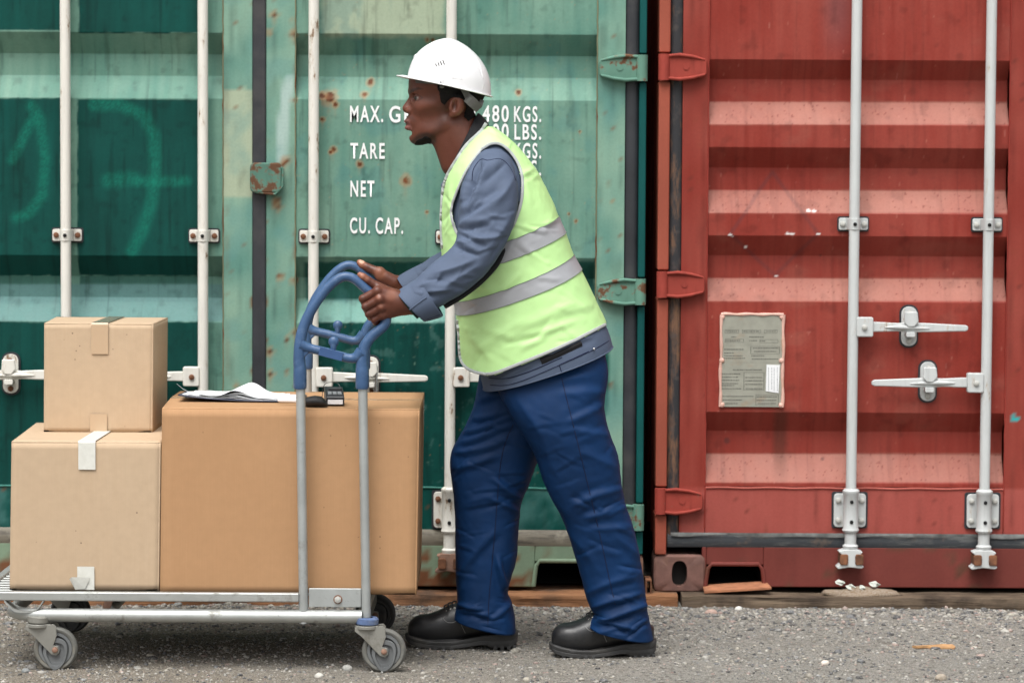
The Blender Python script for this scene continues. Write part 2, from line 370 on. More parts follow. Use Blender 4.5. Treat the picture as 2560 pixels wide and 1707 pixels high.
def cpaint(me, fn):
    v = np.empty(len(me.vertices) * 3, np.float32); me.vertices.foreach_get('co', v); v = v.reshape(-1, 3).astype(float)
    setcol(me, fn(v))
def painted(mb, name, fn, par, bevel=.003, mat=None):
    me = mb.mesh(name); cpaint(me, fn); return mkobj(name, me, mat or M_PAINT, par, bevel)
def cut_box(x0, x1, y0, y1, z0, z1, step=.02):         # box with a finely gridded front face, so that paint can vary over it
    mb = MB(); nx = max(1, int((x1 - x0) / step)); nz = max(1, int((z1 - z0) / step))
    xs = np.linspace(x0, x1, nx + 1); zs = np.linspace(z0, z1, nz + 1); Xg, Zg = np.meshgrid(xs, zs)
    V = np.stack([Xg, np.full_like(Xg, y0), Zg], -1).reshape(-1, 3); idx = np.arange(len(V)).reshape(nz + 1, nx + 1)
    mb.add(V, [(idx[j, i], idx[j, i + 1], idx[j + 1, i + 1], idx[j + 1, i]) for j in range(nz) for i in range(nx)])
    mb.add([(x, y1, z) for z in (z0, z1) for x in (x0, x1)], [(0, 2, 3, 1)])
    for edge, (A, B) in ((idx[0], ((x0, y1, z0), (x1, y1, z0))), (idx[-1], ((x0, y1, z1), (x1, y1, z1))), (idx[:, 0], ((x0, y1, z0), (x0, y1, z1))), (idx[:, -1], ((x1, y1, z0), (x1, y1, z1)))):
        mb.add(np.concatenate([V[edge], [A, B]]), [tuple(range(len(edge))) + (len(edge) + 1, len(edge))])
    return mb

def locking_bar(cont, x, zt, zb, mat, brk, hub, hdir, zbase, rusty, zcam):
    """one vertical locking bar with its brackets, bearing, cam and handle"""
    yr = YF - .036; mb = MB(); mb.tube([(x, yr, zt), (x, yr, zb)], .0165, 20)
    bar = mb.build('locking_bar', mat, cont)
    bm_ = M_RUST if rusty else M_BOLT
    for z in brk:
        m = MB(); m.prism(rrect(x - .050, x + .050, z - .024, z + .024, .008), YF - .0035, YF - .0005); m.build('rubber_pad', M_RUBBER, bar)
        m = MB(); m.prism(rrect(x - .046, x + .046, z - .019, z + .019, .006), YF - .012, YF - .004); m.build('guide_bracket', mat, bar, .002)
        m = MB(); th = np.linspace(0, math.pi, 13); ro, w = .022, .018
        m.loft([[(x + math.cos(t) * ro, yr + .024 - math.sin(t) * (ro + .022), zq) for t in th] + [(x - ro + .002, yr + .03, zq), (x + ro - .002, yr + .03, zq)] for zq in (z - w, z + w)])
        m.build('saddle', mat, bar, .0015)
        inst('hole', BOLT_S, (x, yr - .0195, z), M_HOLE, bar)
        for dx in (-.034, .034): inst('bolt', BOLT, (x + dx, YF - .012, z), bm_, bar)
    # lower bearing
    z0, z1 = zbase
    m = MB(); m.prism(rrect(x - .057, x + .057, z0 - .004, z1 + .005, .008), YF - .0035, YF - .0005); m.build('rubber_pad', M_RUBBER, bar)
    m = MB(); m.prism(rrect(x - .051, x + .051, z0, z1, .012), YF - .012, YF - .004); m.build('bearing_plate', mat, bar, .002)
    m = MB(); L = z1 - z0
    m.tube([(x, yr, z1 + .018), (x, yr, z1 + .012), (x, yr, z1 + .004), (x, yr, z1), (x, yr, z0 + .004), (x, yr, z0 - .006), (x, yr, z0 - .012)], [.020, .0265, .0265, .0235, .0235, .027, .024], 20)
    m.build('bearing_sleeve', mat, bar)
    for dz in (.022, L - .022):
        inst('hole', BOLT_S, (x, yr - .0225, z0 + dz), M_HOLE, bar)
        for dx in (-.037, .037): inst('bolt', BOLT, (x + dx, YF - .012, z0 + dz), bm_, bar)
    m = MB(); zc = zcam
    m.tube([(x, yr, z0 - .012), (x, yr, zc + .042), (x, yr, zc + .036), (x, yr, zc + .024)], [.0185, .0185, .025, .022], 18)
    m.build('bar_end', mat, bar)
    m = MB()                                            # cam with two horns
    m.prism([(x - .040, zc + .020), (x - .022, zc + .026), (x + .022, zc + .026), (x + .038, zc + .018), (x + .024, zc + .004), (x + .022, zc - .012), (x + .042, zc - .028), (x + .034, zc - .034), (x - .006, zc - .030), (x - .040, zc - .036), (x - .046, zc - .030), (x - .024, zc - .012), (x - .024, zc + .004)], YF - .060, YF - .012)
    m.build('cam', M_RUSTY if rusty else mat, bar, .003)
    for dx in (-.022, .026):
        m = MB(); m.prism(rrect(x + dx - .013, x + dx + .013, zc - .022, zc + .012, .006), YF - .066, YF + .0); m.build('cam_keeper', M_RUST, bar, .003)
    if hub:
        zh = hub; s = hdir
        m = MB(); m.prism(rrect(min(x + s * .010, x + s * .062), max(x + s * .010, x + s * .062), zh - .030, zh + .032, .006), YF - .055, YF - .026); m.build('handle_hub', mat, bar, .004)
        inst('bolt', BOLT, (x + s * .034, YF - .055, zh), bm_, bar)
        m = MB(); y0 = YF - .046
        prof = [(.055, .016), (.10, .015), (.14, .013), (.17, .016), (.24, .014), (.32, .011), (.353, .010), (.362, .006)]
        top = [(x + s * a, zh + .002 - a * .010 + b) for a, b in prof]; bot = [(x + s * a, zh + .002 - a * .010 - b) for a, b in prof][::-1]
        m.prism(top + bot, y0, y0 + .012); m.build('handle', mat, bar, .004)
        m = MB(); m.tube([(x + s * .10, y0, zh), (x + s * .15, y0 - .004, zh + .001), (x + s * .24, y0, zh - .003)], [.002, .008, .002], 10); m.build('handle_rib', mat, bar)
        xr = x + s * .180
        m = MB(); m.prism(rrect(xr - .030, xr + .030, zh - .066, zh + .070, .026, 6), YF - .0035, YF - .0005); m.build('rubber_pad', M_RUBBER, bar)
        m = MB(); m.prism(rrect(xr - .0245, xr + .0245, zh - .060, zh + .064, .022, 6), YF - .012, YF - .004); m.build('retainer_plate', mat, bar, .002)
        m = MB(); m.prism([(xr - .020, zh + .050), (xr + .020, zh + .050), (xr + .024, zh + .018), (xr + .010, zh + .002), (xr - .010, zh + .002), (xr - .022, zh + .016)], y0 - .012, y0 - .002); m.build('retainer_catch', mat, bar, .004)
        m = MB(); m.prism(rrect(xr - .014, xr + .014, zh - .030, zh - .014, .004), y0 - .008, YF - .008); m.build('retainer_hook', mat, bar, .002)
        for dz in (.045, -.045): inst('bolt', BOLT, (xr, YF - .012 - (.014 if dz > 0 else 0), zh + dz), bm_, bar)
    return bar

def hinge(cont, u0x, s, z, col, mat, knuckle):
    """leaf from the post (u0x) reaching inwards by .11 m; s=+1 when the leaf runs to +x"""
    x = lambda a: u0x + s * a
    m = MB(); m.prism([(x(.030), z + .036), (x(.062), z + .040), (x(.100), z + .036), (x(.142), z + .026), (x(.150), z + .018), (x(.150), z - .022), (x(.140), z - .032), (x(.09), z - .040), (x(.030), z - .040)], YF - .024, YF - .001)
    h = m.build('hinge', mat, cont, .004)
    for dz, k in ((.034, 1), (-.036, -1)):
        m = MB(); m.tube([(x(.030), YF - .026, z + dz), (x(.065), YF - .028, z + dz + .003 * k), (x(.105), YF - .026, z + dz - .002 * k), (x(.144), YF - .022, z + (dz - .012 * k))], [.005, .006, .0055, .004], 10); m.build('lip', mat, h)
    m = MB(); m.tube([(x(.016), YF - .018, z + .040), (x(.016), YF - .018, z - .042)], .0185, 18); m.build('knuckle', mat, h)
    m = MB(); m.tube([(x(.085), YF - .0245, z), (x(.085), YF - .0262, z)], .010, 18); m.build('boss', mat, h)

def casting(cont, x0, x1, z0, z1, mat):
    n = 48; ox, oz = (x0 + x1) / 2, (z0 + z1) / 2; w, h = (x1 - x0) / 2, (z1 - z0) / 2
    def rr(t, w, h, p): c, s_ = np.cos(t), np.sin(t); k = (np.abs(c / w) ** p + np.abs(s_ / h) ** p) ** (-1 / p); return ox + c * k, oz + s_ * k
    t = np.arange(n) * 2 * math.pi / n + .03; ex, ez = rr(t, w, h, 9); ex2, ez2 = rr(t, w - .006, h - .006, 9); ix, iz = rr(t, .0245, .041, 2.6)
    m = MB(); R3 = lambda a, b, y: np.stack([a, np.full(n, y), b], -1)
    m.loft([R3(ex, ez, YF + .17), R3(ex, ez, YF - .004), R3(ex2, ez2, YF - .010), R3(ix * 1.0, iz, YF - .010), R3(ix, iz, YF + .03)], caps=False)
    o = m.build('corner_casting', mat, cont)
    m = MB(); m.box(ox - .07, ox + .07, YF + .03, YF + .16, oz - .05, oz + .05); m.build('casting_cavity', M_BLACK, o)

def container(cfg):
    cx = cfg['cx']; x0, x1 = cx - HW, cx + HW
    cont = thing(cfg['name'], (cx, YF + 3.0, ZB), cfg['label'], 'container')
    col = cfg['paint']; fr = cfg['frame_paint']
    # shell behind the doors
    def side(x, sg):
        ysd = np.arange(YF + .06, YF + 6.0, .069); V = []
        for i, y in enumerate(ysd): V.append([(x - sg * (.036 if (i // 2) % 2 else 0), y, z) for z in (ZB + .15, ZTOP - .06)])
        me = gridmesh('side_wall', np.array(V)); cpaint(me, fr); mkobj('side_wall', me, M_PAINT, cont)
    side(x0 + .004, -1); side(x1 - .004, 1)
    m = MB(); m.box(x0 + .02, x1 - .02, YF + .02, YF + 6.0, ZTOP - .07, ZTOP - .03); painted(m, 'roof', fr, cont)
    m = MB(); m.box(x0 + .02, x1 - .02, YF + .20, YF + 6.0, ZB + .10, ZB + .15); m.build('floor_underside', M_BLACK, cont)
    m = MB(); m.box(x0 + .02, x1 - .02, YF + 5.95, YF + 6.0, ZB + .0, ZTOP - .05); painted(m, 'end_wall', fr, cont)
    # sill with fork pockets
    zt, zbm = cfg['sill']; pk = sorted(cfg['pockets']); ph = cfg['pocket_top']; segs = [x0 + .150]
    for a, b in pk: segs += [a, b]
    segs.append(x1 - .150); m = MB()
    pieces = [(segs[i], segs[i + 1], zbm, zt) for i in range(0, len(segs), 2)]
    sill = painted(cut_box(pieces[0][0], pieces[0][1], YF - .002, YF + .10, zbm, zt), 'sill', cfg['sill_paint'], cont, .004)
    for a, b, c_, d_ in pieces[1:]: painted(cut_box(a, b, YF - .002, YF + .10, c_, d_), 'sill_section', cfg['sill_paint'], sill, .004)
    for a, b in pk:
        painted(cut_box(a, b, YF - .001, YF + .10, ph, zt - .0005), 'sill_section', cfg['sill_paint'], sill, .003)
        m = MB(); t_ = .008                             # raised steel lip round the pocket
        pts = [(a - .004, YF - .006, zbm + .004), (a + .004, YF - .006, ph - .012), (a + .016, YF - .006, ph + .003), (b - .016, YF - .006, ph + .003), (b - .004, YF - .006, ph - .012), (b + .004, YF - .006, zbm + .004)]
        m.tube(pts, .007, 8); painted(m, 'pocket_lip', cfg['sill_paint'], sill, 0)
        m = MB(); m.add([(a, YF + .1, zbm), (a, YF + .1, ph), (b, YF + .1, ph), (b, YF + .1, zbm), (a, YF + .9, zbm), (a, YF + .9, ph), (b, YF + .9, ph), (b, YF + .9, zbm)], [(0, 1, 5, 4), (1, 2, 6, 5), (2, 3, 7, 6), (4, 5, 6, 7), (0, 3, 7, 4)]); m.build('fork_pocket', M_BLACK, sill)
    for a in (x0 - .002, x1 - .160): casting(cont, a, a + .162, ZB - .001, ZB + .118, cfg['cast_mat'])
    for a in (x0 - .002, x1 - .160): casting(cont, a, a + .162, ZTOP - .118, ZTOP, cfg['cast_mat'])
    painted(cut_box(x0 + .16, x1 - .16, YF - .004, YF + .1, ZTOP - .112, ZTOP - .006), 'header', fr, cont, .004)
    zd0, zd1 = cfg['door_bottom'], ZTOP - .125
    zrail = cfg['rail_top']
    # gasket under the doors
    m = MB(); n = 60; gx = np.linspace(x0 + .04, x1 - .04, n); rg = np.random.default_rng(5)
    gzc = (zt + zd0) / 2; hh = (zd0 - zt) / 2 + .002
    m.loft([[(a, YF + .03, gzc - hh), (a, YF - .001, gzc - hh), (a, YF - .006 + rg.uniform(-.001, .001), gzc - hh * .4 + rg.uniform(-.001, .001)), (a, YF - .005 + rg.uniform(-.001, .001), gzc + hh * .55 + rg.uniform(-.001, .001)), (a, YF + .001, gzc + hh), (a, YF + .03, gzc + hh)] for a in gx]); m.build('bottom_gasket', cfg['gasket_bottom'], cont)
    if cfg.get('peel'):
        m = MB(); rg = np.random.default_rng(9); V = []
        for a in np.linspace(x0 + .05, x1 - .05, 160):
            h1 = gzc + hh * (.80 + .45 * noise(np.array([a * 9, 2.0, 0]), 1, 4, 2)); V.append([(a, YF - .010 - .006 * abs(noise(np.array([a * 5, 1.0, 0]), 1, 7)), gzc + hh * 1.25), (a, YF - .013, (h1 + gzc + hh) / 2), (a, YF - .012, h1)])
        mkobj('peeling_seal', gridmesh('peel', np.array(V)), simple('peeled_grey_seal', (.15, .155, .15), .8, 0, .4, 30, .5, 80), cont)
    for sg in (-1, 1):
        U = lambda u: cx + sg * u
        a_, b_, c_, d_, e_ = cfg['u']                    # centre seal | inner stile | recess | outer stile | gasket | post
        door = bpy.data.objects.new('door', None); COL.objects.link(door); door.location = (U(.6), YF, zd0); setpar(door, cont)
        lo, hi = sorted((U(b_), U(c_)))
        # corrugated panel
        zt_, zb_ = zd1 - .10, zrail; zs = [zt_, zb_]
        for g4 in cfg['grooves']: zs += list(g4)
        zs = np.unique(np.round(np.concatenate([np.arange(zb_, zt_, .0045 if sg in cfg['vis'] else .05), zs]), 5)); zs = zs[(zs >= zb_) & (zs <= zt_)]
        xs_ = np.linspace(lo, hi, 212 if sg in cfg['vis'] else 12); Xg, Zg = np.meshgrid(xs_, zs)
        D = corr(zs, cfg['grooves'], cfg['depth'])[:, None] * np.ones_like(Xg)
        pp = np.stack([Xg, np.zeros_like(Xg), Zg], -1)
        dent = .0016 * noise(pp, 3.5, 21, 2) + .0006 * noise(pp, 12, 22, 2); edge = sst(0, .05, np.minimum(Xg - lo, hi - Xg))
        V = np.stack([Xg, YF + .003 + D + dent * edge, Zg], -1)
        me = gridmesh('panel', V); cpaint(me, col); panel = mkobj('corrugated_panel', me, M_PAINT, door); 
        for g4 in cfg['grooves']:                        # closed ends of the grooves
            A, B, C_, E = g4
            for xe in (lo, hi): m = MB(); m.add([(xe, YF + .001, A), (xe, YF + .003 + cfg['depth'], B), (xe, YF + .003 + cfg['depth'], C_), (xe, YF + .001, E)], [(0, 1, 2, 3)]); painted(m, 'groove_end', col, door, 0)
        i0, i1 = sorted((U(a_), U(b_))); painted(cut_box(i0, i1, YF, YF + .05, zd0, zd1, .012), 'inner_stile', fr, door, .002)
        i0, i1 = sorted((U(c_), U(d_))); painted(cut_box(i0, i1, YF, YF + .05, zd0, zd1, .012), 'outer_stile', fr, door, .002)
        painted(cut_box(lo + .0006, hi - .0006, YF + .002, YF + .05, zd0, zrail - .0006, .012), 'bottom_rail', fr, door, .002)
        painted(cut_box(lo + .0006, hi - .0006, YF + .002, YF + .05, zt_, zd1, .05), 'top_rail', fr, door, .002)
        for a in (b_, c_):                               # weld beads
            m = MB(); zz_ = np.arange(zd0 + .02, zd1 - .02, .03); m.tube([(U(a) + .0008 * math.sin(q * 91), YF - .0004, q) for q in zz_], .0022, 6); painted(m, 'weld_bead', cfg['weld'], door, 0)
        m = MB(); m.tube([(q, YF + .0005, zrail + .001 * math.sin(q * 40)) for q in np.linspace(lo, hi, 40)], .003, 6); painted(m, 'weld_bead', cfg['weld_h'], door, 0)
        # outer gasket and corner post
        i0, i1 = sorted((U(d_), U(e_)))
        m = MB(); m.tube([(U((d_ + e_) / 2), YF + .010, zd0 - .03), (U((d_ + e_) / 2), YF + .010, zd1)], (e_ - d_) / 2 + .001, 16, flat=.6, up=(0, 1, 0)); m.build('side_gasket', cfg['gasket_side'], cont)
        i0, i1 = sorted((U(e_), U(HW))); zj = [ZB + .119] + sorted(q for h_ in cfg['hinges'] for q in (h_ - .046, h_ + .044)) + [ZTOP - .119]
        for q in range(0, len(zj), 2):
            painted(cut_box(i0, i1, YF - .016, YF + .14, zj[q], zj[q + 1], .02), 'corner_post', cfg['post_paint'], cont, .005)
        painted(cut_box(i0 + .004, i1 - .004, YF + .02, YF + .14, ZB + .119, ZTOP - .119, .3), 'corner_post_core', cfg['post_paint'], cont, 0)
        for h_ in cfg['hinges']: hinge(cont, U(HW), -sg, h_, None, cfg['hinge_mat'], None)
        for k, (u, hub, hd) in enumerate(cfg['bars']):
            locking_bar(cont, U(u), ZTOP - .10, cfg['bear'][1], cfg['bar_mat'], cfg['brk'], hub, sg * hd, cfg['bear'], cfg['rusty'], cfg['cam'])
    # seal between the doors
    m = MB(); m.box(cx - a_, cx + a_, YF - .006, YF + .03, zd0, zd1); m.build('centre_seal', M_RUBBER, cont, .006)
    return cont

# ------------------------------------------------ paint of the green container (world metres; rows and columns read off the photograph)
GCX = xx(648); RCX = xx(2604)
def pxy(v): return PX(np.stack([v[:, 0], np.full(len(v), YF), v[:, 2]], -1))
C_PALE, C_MID, C_DARK, C_BEIGE = (np.array(lin(*c)) for c in ((118, 152, 135), (84, 128, 115), (6, 66, 60), (160, 172, 148)))
C_RUST = np.array(lin(112, 68, 40)); C_RUST2 = np.array(lin(168, 128, 88))
GSPOTS = [(822, 243, 15), (806, 240, 9), (838, 262, 7), (925, 205, 8), (911, 237, 7), (833, 374, 7), (826, 381, 5), (899, 410, 7), (1013, 452, 11), (806, 300, 6), (685, 38, 8), (733, 52, 5), (672, 82, 7), (733, 86, 8), (1297, 231, 6), (1067, 99, 5), (1082, 100, 4), (1066, 530, 4), (700, 690, 8), (672, 880, 10), (716, 848, 5), (676, 935, 8), (716, 930, 4), (699, 520, 6), (685, 512, 5), (1440, 552, 4), (1422, 535, 3), (1534, 500, 4), (735, 700, 6), (738, 830, 8), (736, 250, 6), (694, 500, 6), (714, 400, 9), (706, 412, 7), (640, 905, 4), (590, 960, 4), (570, 985, 5), (1450, 330, 3), (690, 505, 5)]
def spots(q, c, lst, seed, ring=True):
    n1 = noise(np.concatenate([q / 9, np.zeros((len(q), 1))], 1), 1, seed, 3)
    for x, y, r in lst:
        d = np.hypot(q[:, 0] - x, q[:, 1] - y) / r + .55 * n1
        if ring: m = sst(1.9, 1.1, d)[:, None] * .45; c = c * (1 - m) + C_RUST2 * m
        run = np.exp(-((q[:, 0] - x) / (r * .55)) ** 2) * sst(-2, 4, q[:, 1] - y) * sst(r * 6, r, q[:, 1] - y) * (.5 + .5 * n1); c = lerp(c, np.clip(run, 0, 1)[:, None] * .45, C_RUST2 * .8)
        m = sst(1.05, .55, d)[:, None]; c = c * (1 - m) + (C_RUST * (.75 + .5 * n1[:, None])) * m
    return c
def seg_d(q, pts):
    d = np.full(len(q), 1e9)
    for (x0, y0), (x1, y1) in zip(pts[:-1], pts[1:]):
        a = np.array([x0, y0]); b = np.array([x1, y1]) - a; t = np.clip(((q - a) @ b) / (b @ b), 0, 1); d = np.minimum(d, np.linalg.norm(q - a - t[:, None] * b, axis=1))
    return d
def rectm(q, x0, x1, y0, y1, e=3, wob=3, seed=1):
    w = wob * noise(np.concatenate([q / 16, np.zeros((len(q), 1))], 1), 1, seed, 3)
    d = np.minimum(np.minimum(q[:, 0] - x0, x1 - q[:, 0]), np.minimum(q[:, 1] - y0, y1 - q[:, 1])) + w
    return sst(-e, e, d)[:, None]
def lerp(c, m, d): return c * (1 - m) + d * m
def green_panel(v):
    q = pxy(v); p3 = np.concatenate([q / 100, np.zeros((len(q), 1))], 1); n = noise(p3, .9, 31, 4)[:, None]; st = noise(p3 * np.array([7, .5, 1]), 1, 32, 3)[:, None]
    c = lerp(np.tile(C_MID, (len(q), 1)), np.clip(.5 + .6 * n + .35 * st, 0, 1), C_PALE)
    left = (q[:, 0] < 640)[:, None]
    # left door: dark repainted squares with light slopes between them
    D = C_DARK * (1 + .25 * n + .22 * st)
    for x0, x1, y0, y1 in ((-400, 152, -400, 76), (197, 501, -400, 83), (-400, 152, 246, 690), (193, 499, 249, 690), (-400, 152, 690, 760), (193, 499, 690, 756)):
        k = 1.0 if y0 != 690 else .75
        c = lerp(c, rectm(q, x0, x1, y0, y1, 2.0, 2.5, 3) * k, D)
    sl = rectm(q, -400, 640, 712, 804, 4, 1, 4); c = lerp(c, sl * left * .85, np.array(lin(92, 130, 128)))
    c = lerp(c, rectm(q, -400, 500, 804, 1400, 3, 3, 5) * left, C_DARK * (.92 + .25 * st))
    tl = np.array(lin(18, 125, 104)); nn = .35 + .65 * np.clip(.5 + noise(p3, 28, 37, 2)[:, None] * .9, 0, 1)
    for pts, w in (([(235, 262), (300, 262), (360, 290), (385, 340), (388, 420), (380, 500), (355, 580), (330, 628)], 20), ([(272, 452), (330, 446)], 24), ([(345, 455), (465, 453)], 17), ([(78, 265), (100, 300), (112, 400), (105, 490), (70, 535), (40, 545)], 17), ([(80, 300), (30, 400)], 16)):
        c = lerp(c, (sst(w * 1.25, w * .2, seg_d(q, pts))[:, None] * nn * .50) * left, tl)
    # right door
    right = 1 - left
    c = lerp(c, rectm(q, 806, 1112, -300, 92, 9, 5, 6) * right * .9, C_BEIGE)
    c = lerp(c, rectm(q, 760, 1487, 655, 756, 4, 3, 7) * right * .92, np.array(lin(14, 74, 66)))
    c = lerp(c, rectm(q, 745, 1487, 752, 806, 3, 2, 8) * right * .5, np.array(lin(120, 168, 160)))
    c = lerp(c, rectm(q, 781, 1487, 806, 1330, 3, 4, 9) * right, C_DARK * (.95 + .3 * st))
    blot = sst(.30, .5, noise(p3, 5.0, 41, 4) + .15 * sst(1000, 850, q[:, 1])) * (q[:, 1] > 806); c = lerp(c, (blot * .22)[:, None] * right, np.array(lin(100, 140, 132)))
    g1 = noise(p3 * np.array([1.4, 1, 1]), 1.6, 47, 4)[:, None]; c = lerp(c, sst(.12, .5, g1) * .35 * right * (q[:, 1] < 806)[:, None], np.array(lin(70, 122, 122)))
    c = c * (1 - .30 * sst(.15, .6, noise(p3 * np.array([12, .7, 1]), 1, 48, 4))[:, None]) * (1 - .22 * sst(.2, .6, noise(p3, 4.5, 49, 4))[:, None])
    ch = sst(.46, .56, noise(p3, 11, 50, 4) + .10 * sst(14, 0, np.minimum(np.abs(q[:, 0] - 740), np.abs(q[:, 0] - 1486))))[:, None]; c = lerp(c, ch * .4 * right * (q[:, 1] > 806)[:, None] * sst(.0, .4, noise(p3, 1.3, 53, 2))[:, None], C_PALE)
    c = spots(q, c, GSPOTS, 35)
    sp = sst(.66, .78, noise(p3, 16, 39, 2))[:, None]; c = lerp(c, sp * .25 * right, C_RUST2)
    return np.clip(c, 0, 1)
def green_frame(v):
    q = pxy(v); p3 = np.concatenate([q / 100, np.zeros((len(q), 1))], 1); n = noise(p3, 1.2, 31, 4)[:, None]; st = noise(p3 * np.array([5, .8, 1]), 1, 33, 3)[:, None]
    c = lerp(np.tile(np.array(lin(92, 136, 124)), (len(q), 1)), np.clip(.5 + .7 * n + .3 * st, 0, 1), np.array(lin(132, 164, 145)))
    c = lerp(c, rectm(q, 500, 640, 222, 492, 2.5, 3, 11) * .95, C_BEIGE * 1.02)
    c = lerp(c, sst(17, 9, seg_d(q, [(722, 200), (708, 300), (704, 395)]))[:, None] * .7, np.array(lin(176, 196, 192)))
    c = lerp(c, rectm(q, 700, 1487, 1210, 1340, 3, 3, 13), C_DARK * (1.05 + .35 * st))
    c = lerp(c, rectm(q, -500, 565, 1210, 1340, 3, 3, 13), C_DARK * (1.05 + .35 * st))
    c = lerp(c, rectm(q, 1487, 1570, 806, 1400, 4, 5, 14) * sst(1520, 1512, q[:, 0] + 14 * n[:, 0])[:, None], C_DARK * (1.1 + .3 * st))
    for xe in (565, 738): # rusty edges of the weld
        c = lerp(c, (sst(5, 1, np.abs(q[:, 0] - xe)) * sst(.0, .5, noise(p3, 3, 44, 3)))[:, None] * .7, C_RUST)
    e = sst(7, 1, np.minimum(np.abs(q[:, 0] - 631), np.abs(q[:, 0] - 666))) * sst(.15, .5, noise(p3, 4, 45, 3)) * sst(550, 750, q[:, 1]); c = lerp(c, e[:, None] * .85, C_RUST)
    c = lerp(c, (sst(3, 1, np.abs(q[:, 0] - 562)) * sst(240, 300, q[:, 1]) * sst(540, 440, q[:, 1]))[:, None] * .9, np.array(lin(196, 124, 44)))
    c = c * (1 - .32 * sst(.1, .6, noise(p3 * np.array([8, .9, 1]), 1, 57, 4))[:, None]); c = lerp(c, sst(.05, .5, noise(p3, 1.7, 58, 4))[:, None] * .4, np.array(lin(92, 140, 136)))
    ch = sst(.47, .58, noise(p3, 9, 59, 4))[:, None]; c = lerp(c, ch * .6, C_RUST * 1.1)
    return np.clip(spots(q, c, GSPOTS, 36), 0, 1)
def rusty_paint(base, seed, amt=.0, rust=C_RUST):
    def f(v):
        n = noise(v, 9, seed, 4)[:, None]; n2 = noise(v, 40, seed + 1, 3)[:, None]; st = noise(v * np.array([30, 30, 3]), 1, seed + 2, 3)[:, None]
        c = np.tile(np.array(base), (len(v), 1)) * (1 + .18 * n + .12 * st)
        return np.clip(lerp(c, sst(.35 - amt, .55 - amt, n * .7 + n2 * .5), rust * (.8 + .4 * n2)), 0, 1)
    return f
green_sill = rusty_paint(lin(122, 142, 120), 51, .38, np.array(lin(116, 76, 52)))
def gz_(py, px=350): return zz(py, px)
green = container(dict(name='shipping_container', label='faded green shipping container with cream locking bars and white weight lettering', cx=GCX, paint=green_panel, frame_paint=green_frame, vis=(-1, 1),
    sill=(zz(1362, 1150), ZB + .012), sill_paint=green_sill, pockets=[(xx(1337, 1420), xx(1482, 1420)), (GCX - (xx(1482, 1420) - GCX), GCX - (xx(1337, 1420) - GCX))], pocket_top=zz(1403, 1380), cast_mat=M_RUSTY,
    door_bottom=zz(1325, 1150), rail_top=zz(1217, 800), gasket_bottom=M_GASKB, gasket_side=M_RUBBER, u=(.0215, .114, 1.064, 1.153, 1.196), depth=.050,
    grooves=[(gz_(82), gz_(133), gz_(189), gz_(246)), (gz_(640), gz_(692), gz_(745), gz_(805)), (gz_(-476), gz_(-424), gz_(-368), gz_(-310))],
    weld=rusty_paint(lin(120, 120, 95), 61, .2), weld_h=rusty_paint(lin(70, 125, 115), 62, -.1),
    post_paint=rusty_paint(lin(14, 78, 76), 63, -.15), hinges=[zz(170, 1540), zz(728, 1540), zz(1290, 1540), zz(-388, 1540)], hinge_mat=M_HINGE_G,
    bars=[((xx(786, 400) - GCX), zz(941, 800), 1), ((xx(1128, 400) - GCX), zz(941, 1130), 1)], bar_mat=M_CREAM, brk=[zz(591, 780), zz(-420, 780)], bear=(zz(1318, 1120), zz(1228, 1120)), cam=zz(1398, 1120), rusty=True))

